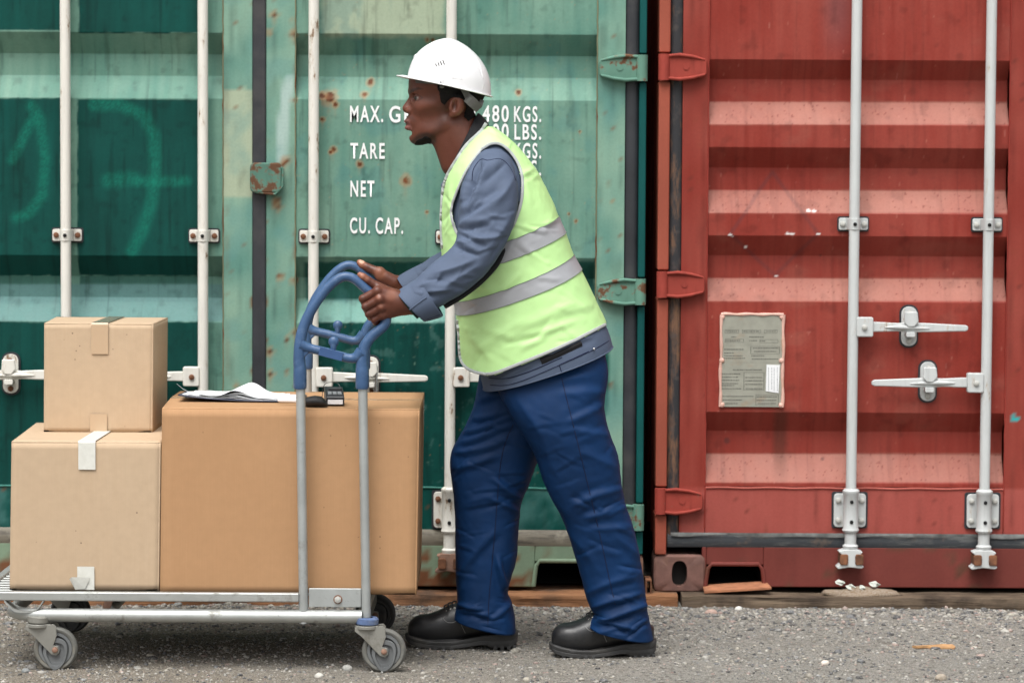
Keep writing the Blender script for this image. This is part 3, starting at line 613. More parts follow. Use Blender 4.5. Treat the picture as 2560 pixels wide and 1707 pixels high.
# ------------------------------------------------ paint of the red container
C_RED = np.array(lin(133, 50, 41)); C_RED2 = np.array(lin(149, 71, 61)); C_CHALK = np.array(lin(176, 132, 118))
def red_panel(v):
    q = pxy(v); p3 = np.concatenate([q / 100, np.zeros((len(q), 1))], 1); n = noise(p3, .7, 71, 4)[:, None]; st = noise(p3 * np.array([9, .5, 1]), 1, 72, 3)[:, None]
    c = lerp(np.tile(C_RED, (len(q), 1)), np.clip(.35 + .6 * n + .35 * st, 0, 1), C_RED2)
    # chalk and dust that lies on the upward slopes of each groove
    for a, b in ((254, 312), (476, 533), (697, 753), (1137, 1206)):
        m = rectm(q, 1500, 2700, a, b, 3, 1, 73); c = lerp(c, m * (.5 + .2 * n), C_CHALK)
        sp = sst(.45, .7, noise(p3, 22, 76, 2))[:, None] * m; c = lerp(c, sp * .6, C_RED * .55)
    # ghost of a removed diamond placard, torn corners
    e = seg_d(q, [(1826, 585), (1942, 690), (2045, 585), (1935, 430), (1826, 585)]); c = lerp(c, (sst(8, 1, e) * .3)[:, None], np.array([.05, .04, .05]))
    inside = (np.abs(q[:, 0] - 1938) / 112 + np.abs(q[:, 1] - 570) / 128 < 1) & (q[:, 1] > 640); c = lerp(c, (inside * .18)[:, None], np.array(lin(130, 60, 55)))
    for x, y, r in ((1825, 587, 5), (1832, 592, 3), (1866, 618, 5), (1945, 692, 4), (2035, 528, 6), (2022, 527, 6), (1980, 585, 6), (1968, 584, 5), (2046, 585, 5)):
        m = sst(1.2, .7, np.hypot(q[:, 0] - x, (q[:, 1] - y) * 1.6) / r + .3 * noise(p3, 30, 78)); c = lerp(c, m[:, None], np.array([.75, .72, .70]))
    c = lerp(c, (sst(26, 6, np.abs(q[:, 0] - 1953)) * sst(1010, 1040, q[:, 1]) * sst(1240, 1100, q[:, 1]) * .5)[:, None], np.array([.035, .03, .02]))
    c = lerp(c, (sst(60, 5, np.abs(q[:, 0] - 2095)) * sst(190, 20, q[:, 1]) * .45)[:, None], np.array(lin(112, 80, 82)))
    for x, y, r in ((1820, 1105, 9), (2060, 1150, 5), (2055, 640, 3), (2300, 870, 3)): c = lerp(c, sst(1.2, .5, np.hypot(q[:, 0] - x, q[:, 1] - y) / r)[:, None] * .6, np.array([.06, .03, .03]))
    c = c * (1 - .15 * sst(.15, .6, noise(p3 * np.array([13, .6, 1]), 1, 82, 4))[:, None]) * (1 - .2 * sst(.2, .6, noise(p3, 3.5, 83, 4))[:, None])
    c = lerp(c, sst(.2, .55, noise(p3 * np.array([1, 1.6, 1]), 1.1, 84, 4))[:, None] * .22, np.array(lin(150, 92, 80)))
    sc = sst(.60, .70, noise(p3 * np.array([14, 3, 1]), 1.6, 85, 3))[:, None]; c = lerp(c, sc * .22, np.array(lin(196, 140, 128)))
    return np.clip(c, 0, 1)
def red_frame(v):
    q = pxy(v); p3 = np.concatenate([q / 100, np.zeros((len(q), 1))], 1); n = noise(p3, .9, 74, 4)[:, None]; st = noise(p3 * np.array([9, .6, 1]), 1, 75, 3)[:, None]
    c = lerp(np.tile(C_RED * .92, (len(q), 1)), np.clip(.4 + .6 * n + .4 * st, 0, 1), C_RED2 * .95)
    c = lerp(c, rectm(q, 1700, 2700, 1222, 1340, 3, 1, 76) * .35, np.array(lin(186, 104, 96)))
    c = lerp(c, sst(.42, .6, noise(p3, 6, 77, 3))[:, None] * .12, C_RUST)
    c = c * (1 - .3 * sst(.1, .6, noise(p3 * np.array([11, .7, 1]), 1, 87, 4))[:, None]); c = lerp(c, sst(.5, .6, noise(p3, 8, 88, 4))[:, None] * .6, np.array(lin(92, 44, 36)))
    m = rectm(q, 2532, 2552, 1038, 1056, 2, 6, 79); return np.clip(lerp(c, m, np.array(lin(25, 165, 165))), 0, 1)
red_sill = rusty_paint(lin(112, 56, 50), 81, .12, np.array(lin(98, 64, 52)))
RZ = lambda py, px=1900: zz(py, px)
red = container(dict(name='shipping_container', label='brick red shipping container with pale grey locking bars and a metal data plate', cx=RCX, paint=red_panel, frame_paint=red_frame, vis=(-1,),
    sill=(RZ(1366), ZB + .016), sill_paint=red_sill, pockets=[(xx(1766, 1430), xx(1908, 1430)), (2 * RCX - xx(1908, 1430), 2 * RCX - xx(1766, 1430))], pocket_top=zz(1411, 1830), cast_mat=simple('red_rusty_casting', (.17, .085, .068), .8, 0, .25, 25, .4, 90, dirt=(.20, .11, .07), dscale=14, damt=.7),
    door_bottom=RZ(1336), rail_top=RZ(1219), gasket_bottom=M_GASKG, gasket_side=M_GASKR, peel=True, u=(.020, .1125, 1.061, 1.143, 1.183), depth=.050,
    grooves=[(RZ(149), RZ(198), RZ(255), RZ(312)), (RZ(369), RZ(420), RZ(477), RZ(534)), (RZ(589), RZ(640), RZ(698), RZ(754)), (RZ(1030), RZ(1081), RZ(1138), RZ(1207)), (RZ(-290), RZ(-240), RZ(-183), RZ(-126))],
    weld=rusty_paint(lin(140, 56, 48), 91, -.1), weld_h=rusty_paint(lin(176, 96, 86), 92, -.1),
    post_paint=rusty_paint(lin(150, 78, 62), 93, .06, np.array(lin(104, 58, 40))), hinges=[zz(168, 1700), zz(710, 1700), zz(1250, 1700), zz(-374, 1700)], hinge_mat=M_HINGE_R,
    bars=[(RCX - xx(2466, 600), zz(955, 2460), 1), (RCX - xx(2132, 600), zz(816, 2130), -1)], bar_mat=M_GALV, brk=[zz(560, 2130), zz(-380, 2130)], bear=(zz(1316, 2125), zz(1232, 2125)), cam=zz(1388, 2120), rusty=False))

# ------------------------------------------------ writing on the green door
def letters(txt, x0, x1, y0, y1, par=green, name='lettering', mat=M_WHITE, yoff=.0012, depth=.0006, bold=.020, sp=1.25):
    cu = bpy.data.curves.new('t', 'FONT'); cu.body = txt; cu.space_character = sp; cu.offset = bold; cu.extrude = 0
    ob = bpy.data.objects.new('t', cu); COL.objects.link(ob); dg = bpy.context.evaluated_depsgraph_get(); me = bpy.data.meshes.new_from_object(ob.evaluated_get(dg)); bpy.data.objects.remove(ob)
    v = np.array([q.co[:] for q in me.vertices]); mn, mx = v.min(0), v.max(0)
    A = P(x0, y1, YF); B = P(x1, y0, YF); w = (v - mn) / np.maximum(mx - mn, 1e-9)
    out = np.stack([A[0] + w[:, 0] * (B[0] - A[0]), np.full(len(v), YF - yoff), A[2] + w[:, 1] * (B[2] - A[2])], -1)
    me.vertices.foreach_set('co', out.astype(np.float32).ravel()); me.update(); me.materials.clear(); me.materials.append(mat)
    o = mkobj(name, me, mat, par, smooth=False); return o
for t, a, b, c, d in (('MAX.', 875, 958, 265, 306), ('GROSS', 973, 1122, 266, 307), ('30,480', 1148, 1272, 264, 312), ('KGS.', 1285, 1353, 266, 306), ('67,200', 1148, 1272, 309, 357), ('LBS.', 1286, 1353, 311, 350),
                      ('TARE', 876, 962, 358, 397), ('KGS.', 1285, 1353, 358, 397), ('LBS.', 1286, 1353, 401, 440), ('NET', 876, 936, 452, 492), ('CU.', 875, 925, 544, 584), ('CAP.', 939, 1008, 544, 585)):
    letters(t, a, b, c, d)
# latch plate across the seal between the green doors
m = MB(); a = P(627, 482, YF); b = P(706, 407, YF); m.prism(rrect(a[0], b[0], a[2], b[2], .016, 5), YF - .034, YF - .008)
lp = m.build('latch_plate', M_LATCH, green, .006)
m = MB(); m.tube([(b[0] - .012, YF - .03, b[2] - .004), (b[0] + .004, YF - .03, b[2] - .02), (b[0] + .003, YF - .03, a[2] + .02), (b[0] - .02, YF - .03, a[2] - .004), (a[0] + .02, YF - .028, a[2] + .002)], .004, 8); m.build('latch_rim', M_LATCH, lp)
# padlock hanging on the handle of the right green door
c = P(929, 921, YF - .05); pl = thing('padlock', (c[0], c[1], c[2] - .06), 'steel padlock shackle hanging from the cream handle behind the trolley grip', 'padlock')
m = MB(); th = np.linspace(0, math.pi, 12); m.tube([(c[0] - .014, c[1], c[2] - .15)] + [(c[0] - math.cos(t) * .014, c[1], c[2] + .0 + math.sin(t) * .016) for t in th] + [(c[0] + .014, c[1], c[2] - .15)], .0055, 10); m.build('shackle', simple('steel_shackle', (.6, .61, .62), .25, 1.0, .05), pl)
m = MB(); m.prism(rrect(c[0] - .026, c[0] + .026, c[2] - .21, c[2] - .147, .008), c[1] - .012, c[1] + .012); m.build('lock_body', simple('brass_lock', (.45, .33, .12), .35, 1.0, .1), pl, .003)

# ------------------------------------------------ data plate on the red door
A = P(1800, 1016, YF); B = P(1958, 786, YF); yp = YF - .004
def plate_mat():
    g = NG('dull_aluminium_plate'); n = g.noise(30, 5); n2 = g.noise(12, 6)
    c = g.mix(g.ramp(n, .3, .7), (.30, .30, .25), (.37, .37, .31)); c = g.mix(g.ramp(n2, .58, .7, 0, .5), c, (.36, .22, .12)); return g.fin(c, .45, .25, None, .5)
m = MB(); m.box(A[0], B[0], yp - .001, YF + .002, A[2], B[2]); plate = m.build('data_plate', plate_mat(), red)
M_PINK = simple('pink_sealant', (.66, .40, .33), .6, 0, .12, 25, .3, 60, dirt=(.45, .22, .10), dscale=12, damt=.7)
m = MB()
for pts in ([(A[0], B[2]), (B[0], B[2])], [(A[0], A[2]), (A[0] + .002, B[2])], [(B[0], A[2]), (B[0] + .001, B[2])]):
    (xa, za), (xb, zb_) = pts; t = np.linspace(0, 1, 16); m.tube([(xa + (xb - xa) * k + .0012 * math.sin(k * 13), yp - .001, za + (zb_ - za) * k + .001 * math.sin(k * 17)) for k in t], [.0048 + .001 * math.sin(k * 21) for k in t], 8)
m.build('sealant_bead', M_PINK, plate)
for fx, fz in ((.02, .97), (.98, .97), (.02, .5), (.98, .5), (.03, .02), (.98, .02)):
    m = MB(); m.ell((A[0] + fx * (B[0] - A[0]), yp - .002, A[2] + fz * (B[2] - A[2])), (.0085, .005, .0085), 10, 6); m.build('sealant_dab', M_PINK, plate)
M_PRINT = simple('etched_print', (.10, .10, .085), .6)
rg = np.random.default_rng(3); m = MB()
def prow(x0, x1, y, h=2.2):
    x = x0
    while x < x1 - 2:
        w = rg.uniform(2, 5.5); a = P(min(x + w, x1), y + h / 2, YF); b = P(x, y - h / 2, YF); m.add([(b[0], yp - .0016, a[2]), (a[0], yp - .0016, a[2]), (a[0], yp - .0016, b[2]), (b[0], yp - .0016, b[2])], [(0, 1, 2, 3)]); x += w + rg.uniform(.8, 2.2)
for x0, x1, y in ((1828, 1842, 842), (1873, 1912, 842), (1873, 1893, 851), (1900, 1914, 852), (1814, 1850, 851), (1810, 1858, 873), (1810, 1834, 882), (1810, 1856, 889), (1808, 1862, 895), (1882, 1946, 870), (1885, 1942, 878), (1878, 1910, 889), (1880, 1946, 897), (1832, 1904, 924), (1804, 1850, 934), (1804, 1845, 942), (1804, 1848, 950), (1804, 1846, 958), (1804, 1838, 963), (1804, 1855, 971), (1806, 1884, 990), (1806, 1854, 999), (1804, 1846, 1008), (1892, 1942, 991), (1892, 1942, 1000), (1894, 1942, 1008), (1863, 1905, 943), (1863, 1908, 951), (1863, 1906, 960), (1864, 1906, 971), (1816, 1842, 828), (1858, 1898, 828), (1914, 1940, 828)): prow(x0, x1, y)
def frame_rect(x0, x1, y0, y1):
    for xa, xb, ya, yb in ((x0, x1, y0, y0 + .9), (x0, x1, y1, y1 + .9), (x0, x0 + .9, y0, y1), (x1, x1 + .9, y0, y1)):
        a = P(xb, yb, YF); b = P(xa, ya, YF); m.add([(b[0], yp - .0014, a[2]), (a[0], yp - .0014, a[2]), (a[0], yp - .0014, b[2]), (b[0], yp - .0014, b[2])], [(0, 1, 2, 3)])
for r4 in ((1812, 1846, 824, 832), (1855, 1901, 824, 832), (1910, 1942, 824, 832), (1812, 1858, 847, 855), (1899, 1944, 848, 856), (1803, 1950, 862, 863), (1803, 1950, 905, 906), (1876, 1948, 866, 884), (1859, 1909, 930, 974), (1889, 1945, 986, 1012)): frame_rect(*r4)
m.build('etched_text', M_PRINT, plate, smooth=False)
a = [P(x, y, YF) for x, y in ((1914, 977), (1946, 982), (1949, 912), (1916, 911))]; m = MB(); m.add([(q[0], yp - .0030, q[2]) for q in a] + [(q[0], yp - .0012, q[2]) for q in a], [(0, 1, 2, 3), (0, 4, 5, 1), (1, 5, 6, 2), (2, 6, 7, 3), (3, 7, 4, 0)]); st_ = m.build('paper_sticker', simple('white_sticker', (.78, .79, .8), .5, 0, .04), plate, smooth=False)
m = MB(); yp -= .0022
for xk in (1920, 1928, 1934, 1942):
    y = 918
    while y < 974:
        h = rg.uniform(2, 6); a = P(xk + 1.6, y + h, YF); b = P(xk, y, YF); m.add([(b[0], yp - .0016, a[2]), (a[0], yp - .0016, a[2]), (a[0], yp - .0016, b[2]), (b[0], yp - .0016, b[2])], [(0, 1, 2, 3)]); y += h + 1.6
m.build('sticker_print', simple('grey_print', (.35, .36, .38), .6), plate, smooth=False)

# ------------------------------------------------ timbers under the containers
def beam(name, x0, x1, yf, yb, zt, mat, seed, label, ends=(0, 0)):
    n = int((x1 - x0) / .02); xs_ = np.linspace(x0, x1, n); prof = [(yf, -.05), (yf, .25), (yf, .5), (yf, .75), (yf, .93), (yf + .012, 1.0), (yf + .06, 1.0), (yb - .06, 1.0), (yb, .95), (yb, -.05)]
    V = []
    for x in xs_:
        row = []
        for j, (y, z) in enumerate(prof):
            k = noise(np.array([x * 3, j * .6, seed * 1.0]), 1, seed, 3) * .007 + noise(np.array([x * 22, j * 1.3, seed * 1.0]), 1, seed + 1, 2) * .004
            row.append((x, y + k * (1 if j < 6 else .3), z * zt + (k if 3 < j < 8 else 0) * .7))
        V.append(row)
    m = MB(); m.loft([r for r in V]); tag(m.build(name, mat, None), label, 'timber', 'timbers under the containers')
bz = ZB - .001
beam('timber', xx(300), xx(1693, 1500) - .003, YF - .085, YF + .20, bz + .0, M_WOODO, 3, 'rotten orange brown timber under the right end of the green container')
beam('timber', xx(1698, 1500) + .003, xx(2900), YF - .10, YF + .20, bz - .0, M_WOODG, 4, 'weathered dark timber under the red container')
beam('timber', xx(-500), xx(290), YF - .085, YF + .20, bz + .0, M_WOODO, 6, 'orange brown timber under the left end of the green container')
# rust plate lying in the fork pocket of the red container, and a steel offcut between the castings
m = MB(); a = P(1760, 1479, YF - .06); b = P(1928, 1468, YF - .06); m.add([(a[0], YF - .075, a[2] - .003), (b[0], YF - .075, b[2] - .004), (b[0] - .01, YF + .02, b[2] + .004), (a[0], YF + .02, a[2] + .006), (a[0], YF - .075, a[2] + .006), (b[0], YF - .075, b[2] + .003), (b[0] - .01, YF + .02, b[2] + .01), (a[0], YF + .02, a[2] + .012)], [(0, 1, 2, 3), (4, 5, 6, 7), (0, 1, 5, 4), (1, 2, 6, 5), (2, 3, 7, 6), (3, 0, 4, 7)])
tag(m.build('rusty_plate', simple('orange_rust', (.36, .15, .075), .85, 0, .3, 30, .4, 100), None, .001), 'flat orange rusty plate lying under the red fork pocket', 'plate')
m = MB(); a = P(1613, 1482, YF - .02); b = P(1628, 1446, YF - .02); t_ = .004
m.box(a[0], b[0], YF - .05, YF + .05, b[2] - t_, b[2]); m.box(a[0], b[0], YF - .05, YF + .05, a[2], a[2] + t_); m.box(a[0], a[0] + t_, YF - .05, YF + .05, a[2] + t_, b[2] - t_); m.box(b[0] - t_, b[0], YF - .05, YF + .05, a[2] + t_, b[2] - t_)
tag(m.build('steel_offcut', M_RUST, None), 'short rusty square steel tube standing between the two containers', 'steel tube')
# flakes of paint and dirt on the timber
v, f = ico(3); c = P(2150, 1474, YF - .05); q = v * (1 + .35 * noise(v, 2.2, 5, 3)[:, None]) * np.array([.12, .04, .024]) + np.array([c[0], YF - .045, bz + .001])
tag(mkobj('dirt_heap', npmesh('dirt_heap', q, f, np.tile(np.array(lin(122, 104, 84)), (len(q), 1))), M_STONE, smooth=False), 'small heap of dirt on the weathered timber below the red sill', 'dirt')
for k, (px, py, w, lab) in enumerate(((2101, 1456, .016, 'leftmost white paint flake on the dirt heap'), (2126, 1467, .014, 'lower middle white paint flake on the dirt heap'), (2155, 1468, .010, 'small white paint flake right of the lower middle one on the heap'), (2186, 1460, .017, 'largest greyish paint flake at the right of the dirt heap'))):
    c = P(px, py, YF - .06); rg = np.random.default_rng(k + 20); n = 9; ring = [(c[0] + w * math.cos(i * 6.283 / n) * rg.uniform(.7, 1.2), c[1] - .012 * math.cos(i), c[2] + .5 * w * math.sin(i * 6.283 / n) * rg.uniform(.6, 1.2)) for i in range(n)]
    m = MB(); m.loft([ring, [(x + .001, y + .004, z + .001) for x, y, z in ring]]); tag(m.build('paint_flake', simple('white_paint_flake', (.50, .52, .47), .7, 0, .1), None, smooth=False), lab, 'paint flake', 'paint flakes on the timber')
# ============================================================ the trolley
YN, YR = 7.83, 8.48
SN = S(YN)
def metal(name, col, rough, scr=.5):
    g = NG(name); n = g.noise(1.0, 5, .6, g.co((14, 14, 14))); s2 = g.noise(60, 5, .7); s3 = g.noise(9, 6, .7)
    c = g.mix(g.ramp(n, .3, .7), tuple(x * .88 for x in col), tuple(min(1, x * 1.08) for x in col)); c = g.mix(g.ramp(s3, .57, .68, 0, scr), c, (.10, .085, .06)); c = g.mix(g.ramp(s2, .66, .74, 0, scr * .8), c, (.05, .045, .04))
    return g.fin(c, g.ramp(s3, .3, .7, rough - .07, rough + .15), g.ramp(s3, .58, .7, .55, .1), g.bump(n, .08, .004), .5)
M_ALU = metal('worn_galvanised_tube', (.44, .455, .44), .38, .75)
M_ALU2 = metal('aluminium_pole', (.44, .465, .46), .40, .5)
M_BLUE = simple('blue_plastic_handle', (.038, .090, .195), .42, 0, .12, 10, .06, 300, dirt=(.13, .20, .33), dscale=45, damt=.45)
M_BLUE_D = simple('blue_plastic_insert', (.040, .090, .215), .3, 0, .05)
M_TYRE = simple('grey_rubber_tyre', (.13, .13, .118), .75, 0, .15, 25, .3, 120, dirt=(.20, .18, .14), dscale=20, damt=.7)
M_TYRED = simple('dark_rubber_tyre', (.045, .045, .045), .7, 0, .2, 25, .3, 120, dirt=(.13, .12, .10), dscale=20, damt=.6)
M_RIM = simple('grey_plastic_rim', (.13, .137, .14), .5, 0, .12, 20, dirt=(.19, .17, .13), dscale=14, damt=.6)
M_FORK = metal('zinc_fork', (.30, .295, .265), .55, .8)
M_RING = simple('blue_swivel_ring', (.09, .14, .27), .55, 0, .2, 60, .2, 200, dirt=(.25, .24, .2), dscale=30, damt=.5)
c0 = G(500, 1640)
cart = thing('platform_trolley', (c0[0], (YN + YR) / 2, 0), 'galvanised platform trolley with blue looped handles loaded with cardboard boxes', 'trolley')
def part(mb, name, mat, par=None, bevel=0, **k): return mb.build(name, mat, par or cart, bevel, **k)
yh = (YN + YR) / 2; z_of = lambda px, py, Y=YN: P(px, py, Y)[2]; x_of = lambda px, py, Y=YN: P(px, py, Y)[0]
# lower tube frame, bent round at the left end
xl, xr = x_of(20, 1541), x_of(905, 1536); zl, zr = z_of(20, 1541), z_of(905, 1536); rr_ = .0185
zf = (zl + zr) / 2
loop = []
for a in np.linspace(0, 90, 7): loop.append((xl + .10 - .10 * math.sin(R(a)), YN + .10 - .10 * math.cos(R(a)), zf))
for a in np.linspace(0, 90, 7): loop.append((xl + .10 - .10 * math.cos(R(a)), YR - .10 + .10 * math.sin(R(a)), zf))
m = MB(); m.tube([(xr, YN, zf)] + loop + [(xr, YR, zf)], rr_, 18); part(m, 'frame_tube', M_ALU)
m = MB(); m.cyl((xr, YN, zf), (xr, YR, zf), .016, 16); part(m, 'cross_tube', M_ALU)
m = MB(); m.cyl((x_of(265, 1530), YN, zf), (x_of(265, 1530), YR, zf), .014, 14); part(m, 'cross_tube', M_ALU)
# deck: perimeter rail and lengthwise wires
zd = z_of(300, 1490); xd0, xd1 = x_of(-60, 1490), x_of(905, 1490)
def rail(pts): m_ = MB(); m_.tube(pts, .0165, 4, rot=math.pi / 4, up=(0, 0, 1)); return m_
m = MB(); m.box(xd0, x_of(748, 1495), YN - .010, YN + .012, zd - .0125, zd + .0125); part(m, 'deck_rail', M_ALU, bevel=.004)
m = MB(); m.box(xd0, xd1, YR - .012, YR + .010, zd - .0125, zd + .0125); part(m, 'deck_rail', M_ALU, bevel=.004)
for x in (xd0 + .010, xd1 - .010): m = MB(); m.box(x - .012, x + .012, YN + .0125, YR - .0125, zd - .012, zd + .012); part(m, 'deck_end_rail', M_ALU, bevel=.004)
wires = 14; wm = MB(); wm.cyl((xd0 + .02, 0, 0), (xd1 - .02, 0, 0), .0036, 8); wme = wm.mesh('deck_wire'); wme.materials.append(M_ALU); wme.polygons.foreach_set('use_smooth', np.ones(len(wme.polygons), bool)); sharp(wme, 40)
for i in range(wires):
    o = bpy.data.objects.new('deck_wire', wme); COL.objects.link(o); o.location = (0, YN + .03 + (YR - YN - .06) * i / (wires - 1), zd + .004); setpar(o, cart)
for x in np.linspace(xd0 + .2, xd1 - .2, 4): m = MB(); m.box(x - .012, x + .012, YN + .013, YR - .013, zd - .012, zd - .001); part(m, 'deck_crossbar', M_ALU)
# bent flat strap at the left and a dark strut
for yy in (YN + .004, YR - .004):
    sp = [P(*q, YN) for q in ((12, 1500), (24, 1512), (38, 1524), (58, 1527), (85, 1526), (97, 1518), (110, 1500))]; pc = catmull(sp, 4); m = MB()
    m.loft([[(q[0] + a * 0, yy + b, q[2] + c) for a, b, c in ((0, -.016, -.003), (0, .03, -.003), (0, .03, .003), (0, -.016, .003))] for q in pc]); part(m, 'bent_strap', M_ALU)
    a, b = P(262, 1524, YN), P(269, 1500, YN); m = MB(); m.obox(((a[0] + b[0]) / 2, yy + .03, (a[2] + b[2]) / 2), (.011, 0, 0), (0, .003, 0), ((b[0] - a[0]) / 2, 0, (b[2] - a[2]) / 2)); part(m, 'strut', M_RUSTY)
# poles, plates and loop handles on both sides
def side_frame(Y, near):
    T = lambda x, y: (lambda p: (p[0] - (0 if near else .028), Y, p[2] + (0 if near else .010)))(P(x, y, YN))
    for (x0, y0, x1, y1) in ((751, 940, 759.5, 1557), (906.5, 940, 916, 1552)):
        m_ = MB(); m_.tube([T(x0, y0), T(x1, y1)], .0128, 18); part(m_, 'pole', M_ALU2)
    a, b = T(772, 1516), T(903, 1470); m_ = MB(); m_.box(a[0], b[0], Y - .004, Y + .004, a[2], b[2]); pl_ = part(m_, 'side_plate', M_ALU2, bevel=.002)
    q = T(845, 1497); sgn = -1 if near else 1
    m_ = MB(); m_.tube([(q[0], Y + sgn * .004, q[2]), (q[0], Y + sgn * .006, q[2])], .0125, 20); part(m_, 'washer', M_RUSTY, pl_)
    m_ = MB(); m_.tube([(q[0], Y + sgn * .006, q[2]), (q[0], Y + sgn * .012, q[2]), (q[0], Y + sgn * .014, q[2])], [.0098, .0098, .006], 6); part(m_, 'nut', M_BOLT, pl_)
    # loop handle, traced from the near one
    left = [(750, 930), (748, 905), (749, 870), (753, 840), (761, 812), (774, 783), (792, 754), (814, 725), (836, 704), (855, 693), (872, 692), (890, 700), (908, 716), (930, 737), (950, 762), (962, 785), (966, 800), (959, 815), (945, 827), (930, 840), (916, 858), (908, 880), (905, 905), (905, 930)]
    rad = [.0150, .0148, .0142, .0138, .0132, .0128, .0124, .0122, .0120, .0118, .0116, .0116, .0118, .0120, .0122, .0124, .0126, .0128, .013, .0132, .0136, .014, .0148, .0155]
    pts = catmull([T(*q_) for q_ in left], 5); rd = 1.1 * np.interp(np.linspace(0, len(rad) - 1, len(pts)), np.arange(len(rad)), rad)
    m_ = MB(); m_.tube(pts, rd, 18); h = part(m_, 'loop_handle', M_BLUE)
    for x in (750, 905.5):
        m_ = MB(); s_ = [T(x + (.6 if x < 800 else .4) * 0, y) for y in (900, 912, 922, 935, 958, 968, 972)]; m_.tube(s_, [.0145, .0155, .0178, .0182, .0182, .0180, .0165], 20); part(m_, 'socket', M_BLUE, h)
    cb = catmull([T(*q_) for q_ in ((752, 862), (765, 868), (785, 873), (815, 880), (845, 888), (872, 895), (890, 893), (905, 880))], 5)
    m_ = MB(); m_.tube(cb, np.interp(np.linspace(0, 1, len(cb)), [0, .12, .25, .75, .88, 1], [.019, .0155, .0125, .0125, .0155, .019]), 16); part(m_, 'crossbar', M_BLUE, h)
    # gussets where the bar meets the loop
    for g3 in (((748, 905), (751, 850), (775, 880)), ((905, 905), (908, 868), (884, 902))):
        p = [np.array(T(*q_)) for q_ in g3]; m_ = MB()
        th = [np.array((0, -.009, 0)), np.array((0, .009, 0))]; m_.loft([[q_ + t for q_ in p] for t in th]); part(m_, 'gusset', M_BLUE, h, .004)
    a, b = np.array(T(798, 876)), np.array(T(858, 892)); d = (b - a) / np.linalg.norm(b - a); nrm = np.array([-d[2], 0, d[0]])
    m_ = MB(); m_.obox((a + b) / 2 + np.array((0, sgn * .0095, 0)), d * .033, (0, .0045, 0), nrm * .0118); part(m_, 'label_insert', M_BLUE_D, h, .001)
    k = np.array(T(834, 854)); m_ = MB(); m_.ell(k, (.0145, .009, .0145), 18, 12); m_.tube([k, k + np.array(T(833, 878)) - np.array(T(834, 854))], [.010, .0075], 14); part(m_, 'coin_knob', M_BLUE, h)
side_frame(YN, True); side_frame(YR, False)
# casters
def caster(px, py, Y, ring, dark, label=None):
    w = P(px, py, YN); zc = .0607; root = bpy.data.objects.new('caster', None); COL.objects.link(root); root.location = (w[0], Y, zc); setpar(root, cart)
    ox, oy, oz = w[0], Y, zc
    tm, rm = (M_TYRED, M_TYRED) if dark else (M_TYRE, M_RIM)
    def lathe(prof, n=40): m_ = MB(); t = np.arange(n) * 2 * math.pi / n; m_.loft([np.stack([ox + r * np.cos(t), np.full(n, oy + y), oz + r * np.sin(t)], -1) for y, r in prof], caps=False); return m_
    part(lathe([(-.012, .047), (-.014, .050), (-.0145, .0545), (-.011, .0590), (-.004, .0606), (.004, .0606), (.011, .0590), (.0145, .0545), (.014, .050), (.012, .047), (-.012, .047)]), 'tyre', tm, root)
    part(lathe([(-.010, .0465), (-.013, .0455), (-.013, .038), (-.006, .034), (-.006, .018), (-.014, .014), (-.014, .002), (.014, .002), (.014, .014), (.006, .018), (.006, .034), (.013, .038), (.013, .0455), (.010, .0465)]), 'rim', rm, root)
    sx = -.047; part(lathe([(-.0095, .0472), (.0095, .0472)]), 'rim_gap', M_HOLE, root)
    for s_ in (-1, 1):
        y0, y1 = sorted((s_ * .0195, s_ * .0225))
        m_ = MB(); m_.prism([(ox + a, oz + b) for a, b in ((-.079, .066), (-.002, .070), (.004, .064), (.006, .040), (-.004, .012), (.010, .010), (.012, -.008), (.004, -.016), (-.010, -.012), (-.026, .004), (-.060, .040), (-.079, .055))], oy + y0, oy + y1); part(m_, 'fork_arm', M_FORK, root, .001)
        # pear-shaped thread guard: a raised ring in front of the wheel
        pear = catmull([(-.028, .012), (-.016, .026), (.006, .031), (.028, .022), (.034, -.004), (.026, -.036), (.008, -.055), (-.010, -.054), (-.024, -.034), (-.033, -.010)], 5, True)
        inner = pear * .72 + np.array([.001, -.004])
        rings = [[(ox + a, oy + s_ * .016, oz + b) for a, b in pear], [(ox + a, oy + s_ * .0185, oz + b) for a, b in pear * .96], [(ox + a, oy + s_ * .0185, oz + b) for a, b in inner * 1.03], [(ox + a, oy + s_ * .012, oz + b) for a, b in inner], ]
        m_ = MB(); m_.loft(rings, caps=False); m_.loft([[(ox + a, oy + s_ * .0122, oz + b) for a, b in inner], [(ox + a * .1, oy + s_ * .010, oz + b * .1) for a, b in inner]], caps=False); part(m_, 'thread_guard', M_TYRED if dark else M_RIM, root)
        m_ = MB(); m_.tube([(ox + .001, oy + s_ * .022, oz), (ox + .001, oy + s_ * .028, oz), (ox + .001, oy + s_ * .030, oz)], [.0085, .008, .005], 8); part(m_, 'axle_bolt', M_RUSTY, root)
    m_ = MB(); m_.tube([(ox + sx, oy, oz + .060), (ox + sx, oy, oz + .070)], .034, 24); part(m_, 'swivel_head', M_FORK, root, .002)
    m_ = MB(); m_.tube([(ox + sx, oy, oz + .071), (ox + sx, oy, oz + .074), (ox + sx + .001, oy, oz + .088), (ox + sx + .001, oy, oz + .091)], [.028, .0315, .0315, .027], 24); part(m_, 'swivel_ring', M_RING if ring else M_FORK, root)
    m_ = MB(); m_.tube([(ox + sx, oy, oz + .091), (ox + sx, oy, zf - .002)], .017, 16); part(m_, 'stem', M_FORK, root)
    m_ = MB(); m_.tube([(ox + sx, oy, zf - .030), (ox + sx, oy, zf - .019)], .0245, 20); part(m_, 'mount_disc', M_RUSTY, root, .002)
caster(960, 1638, YN, True, False); caster(140, 1630, YN, False, False); caster(910, 1638, YR, True, True); caster(86, 1630, YR, False, True)

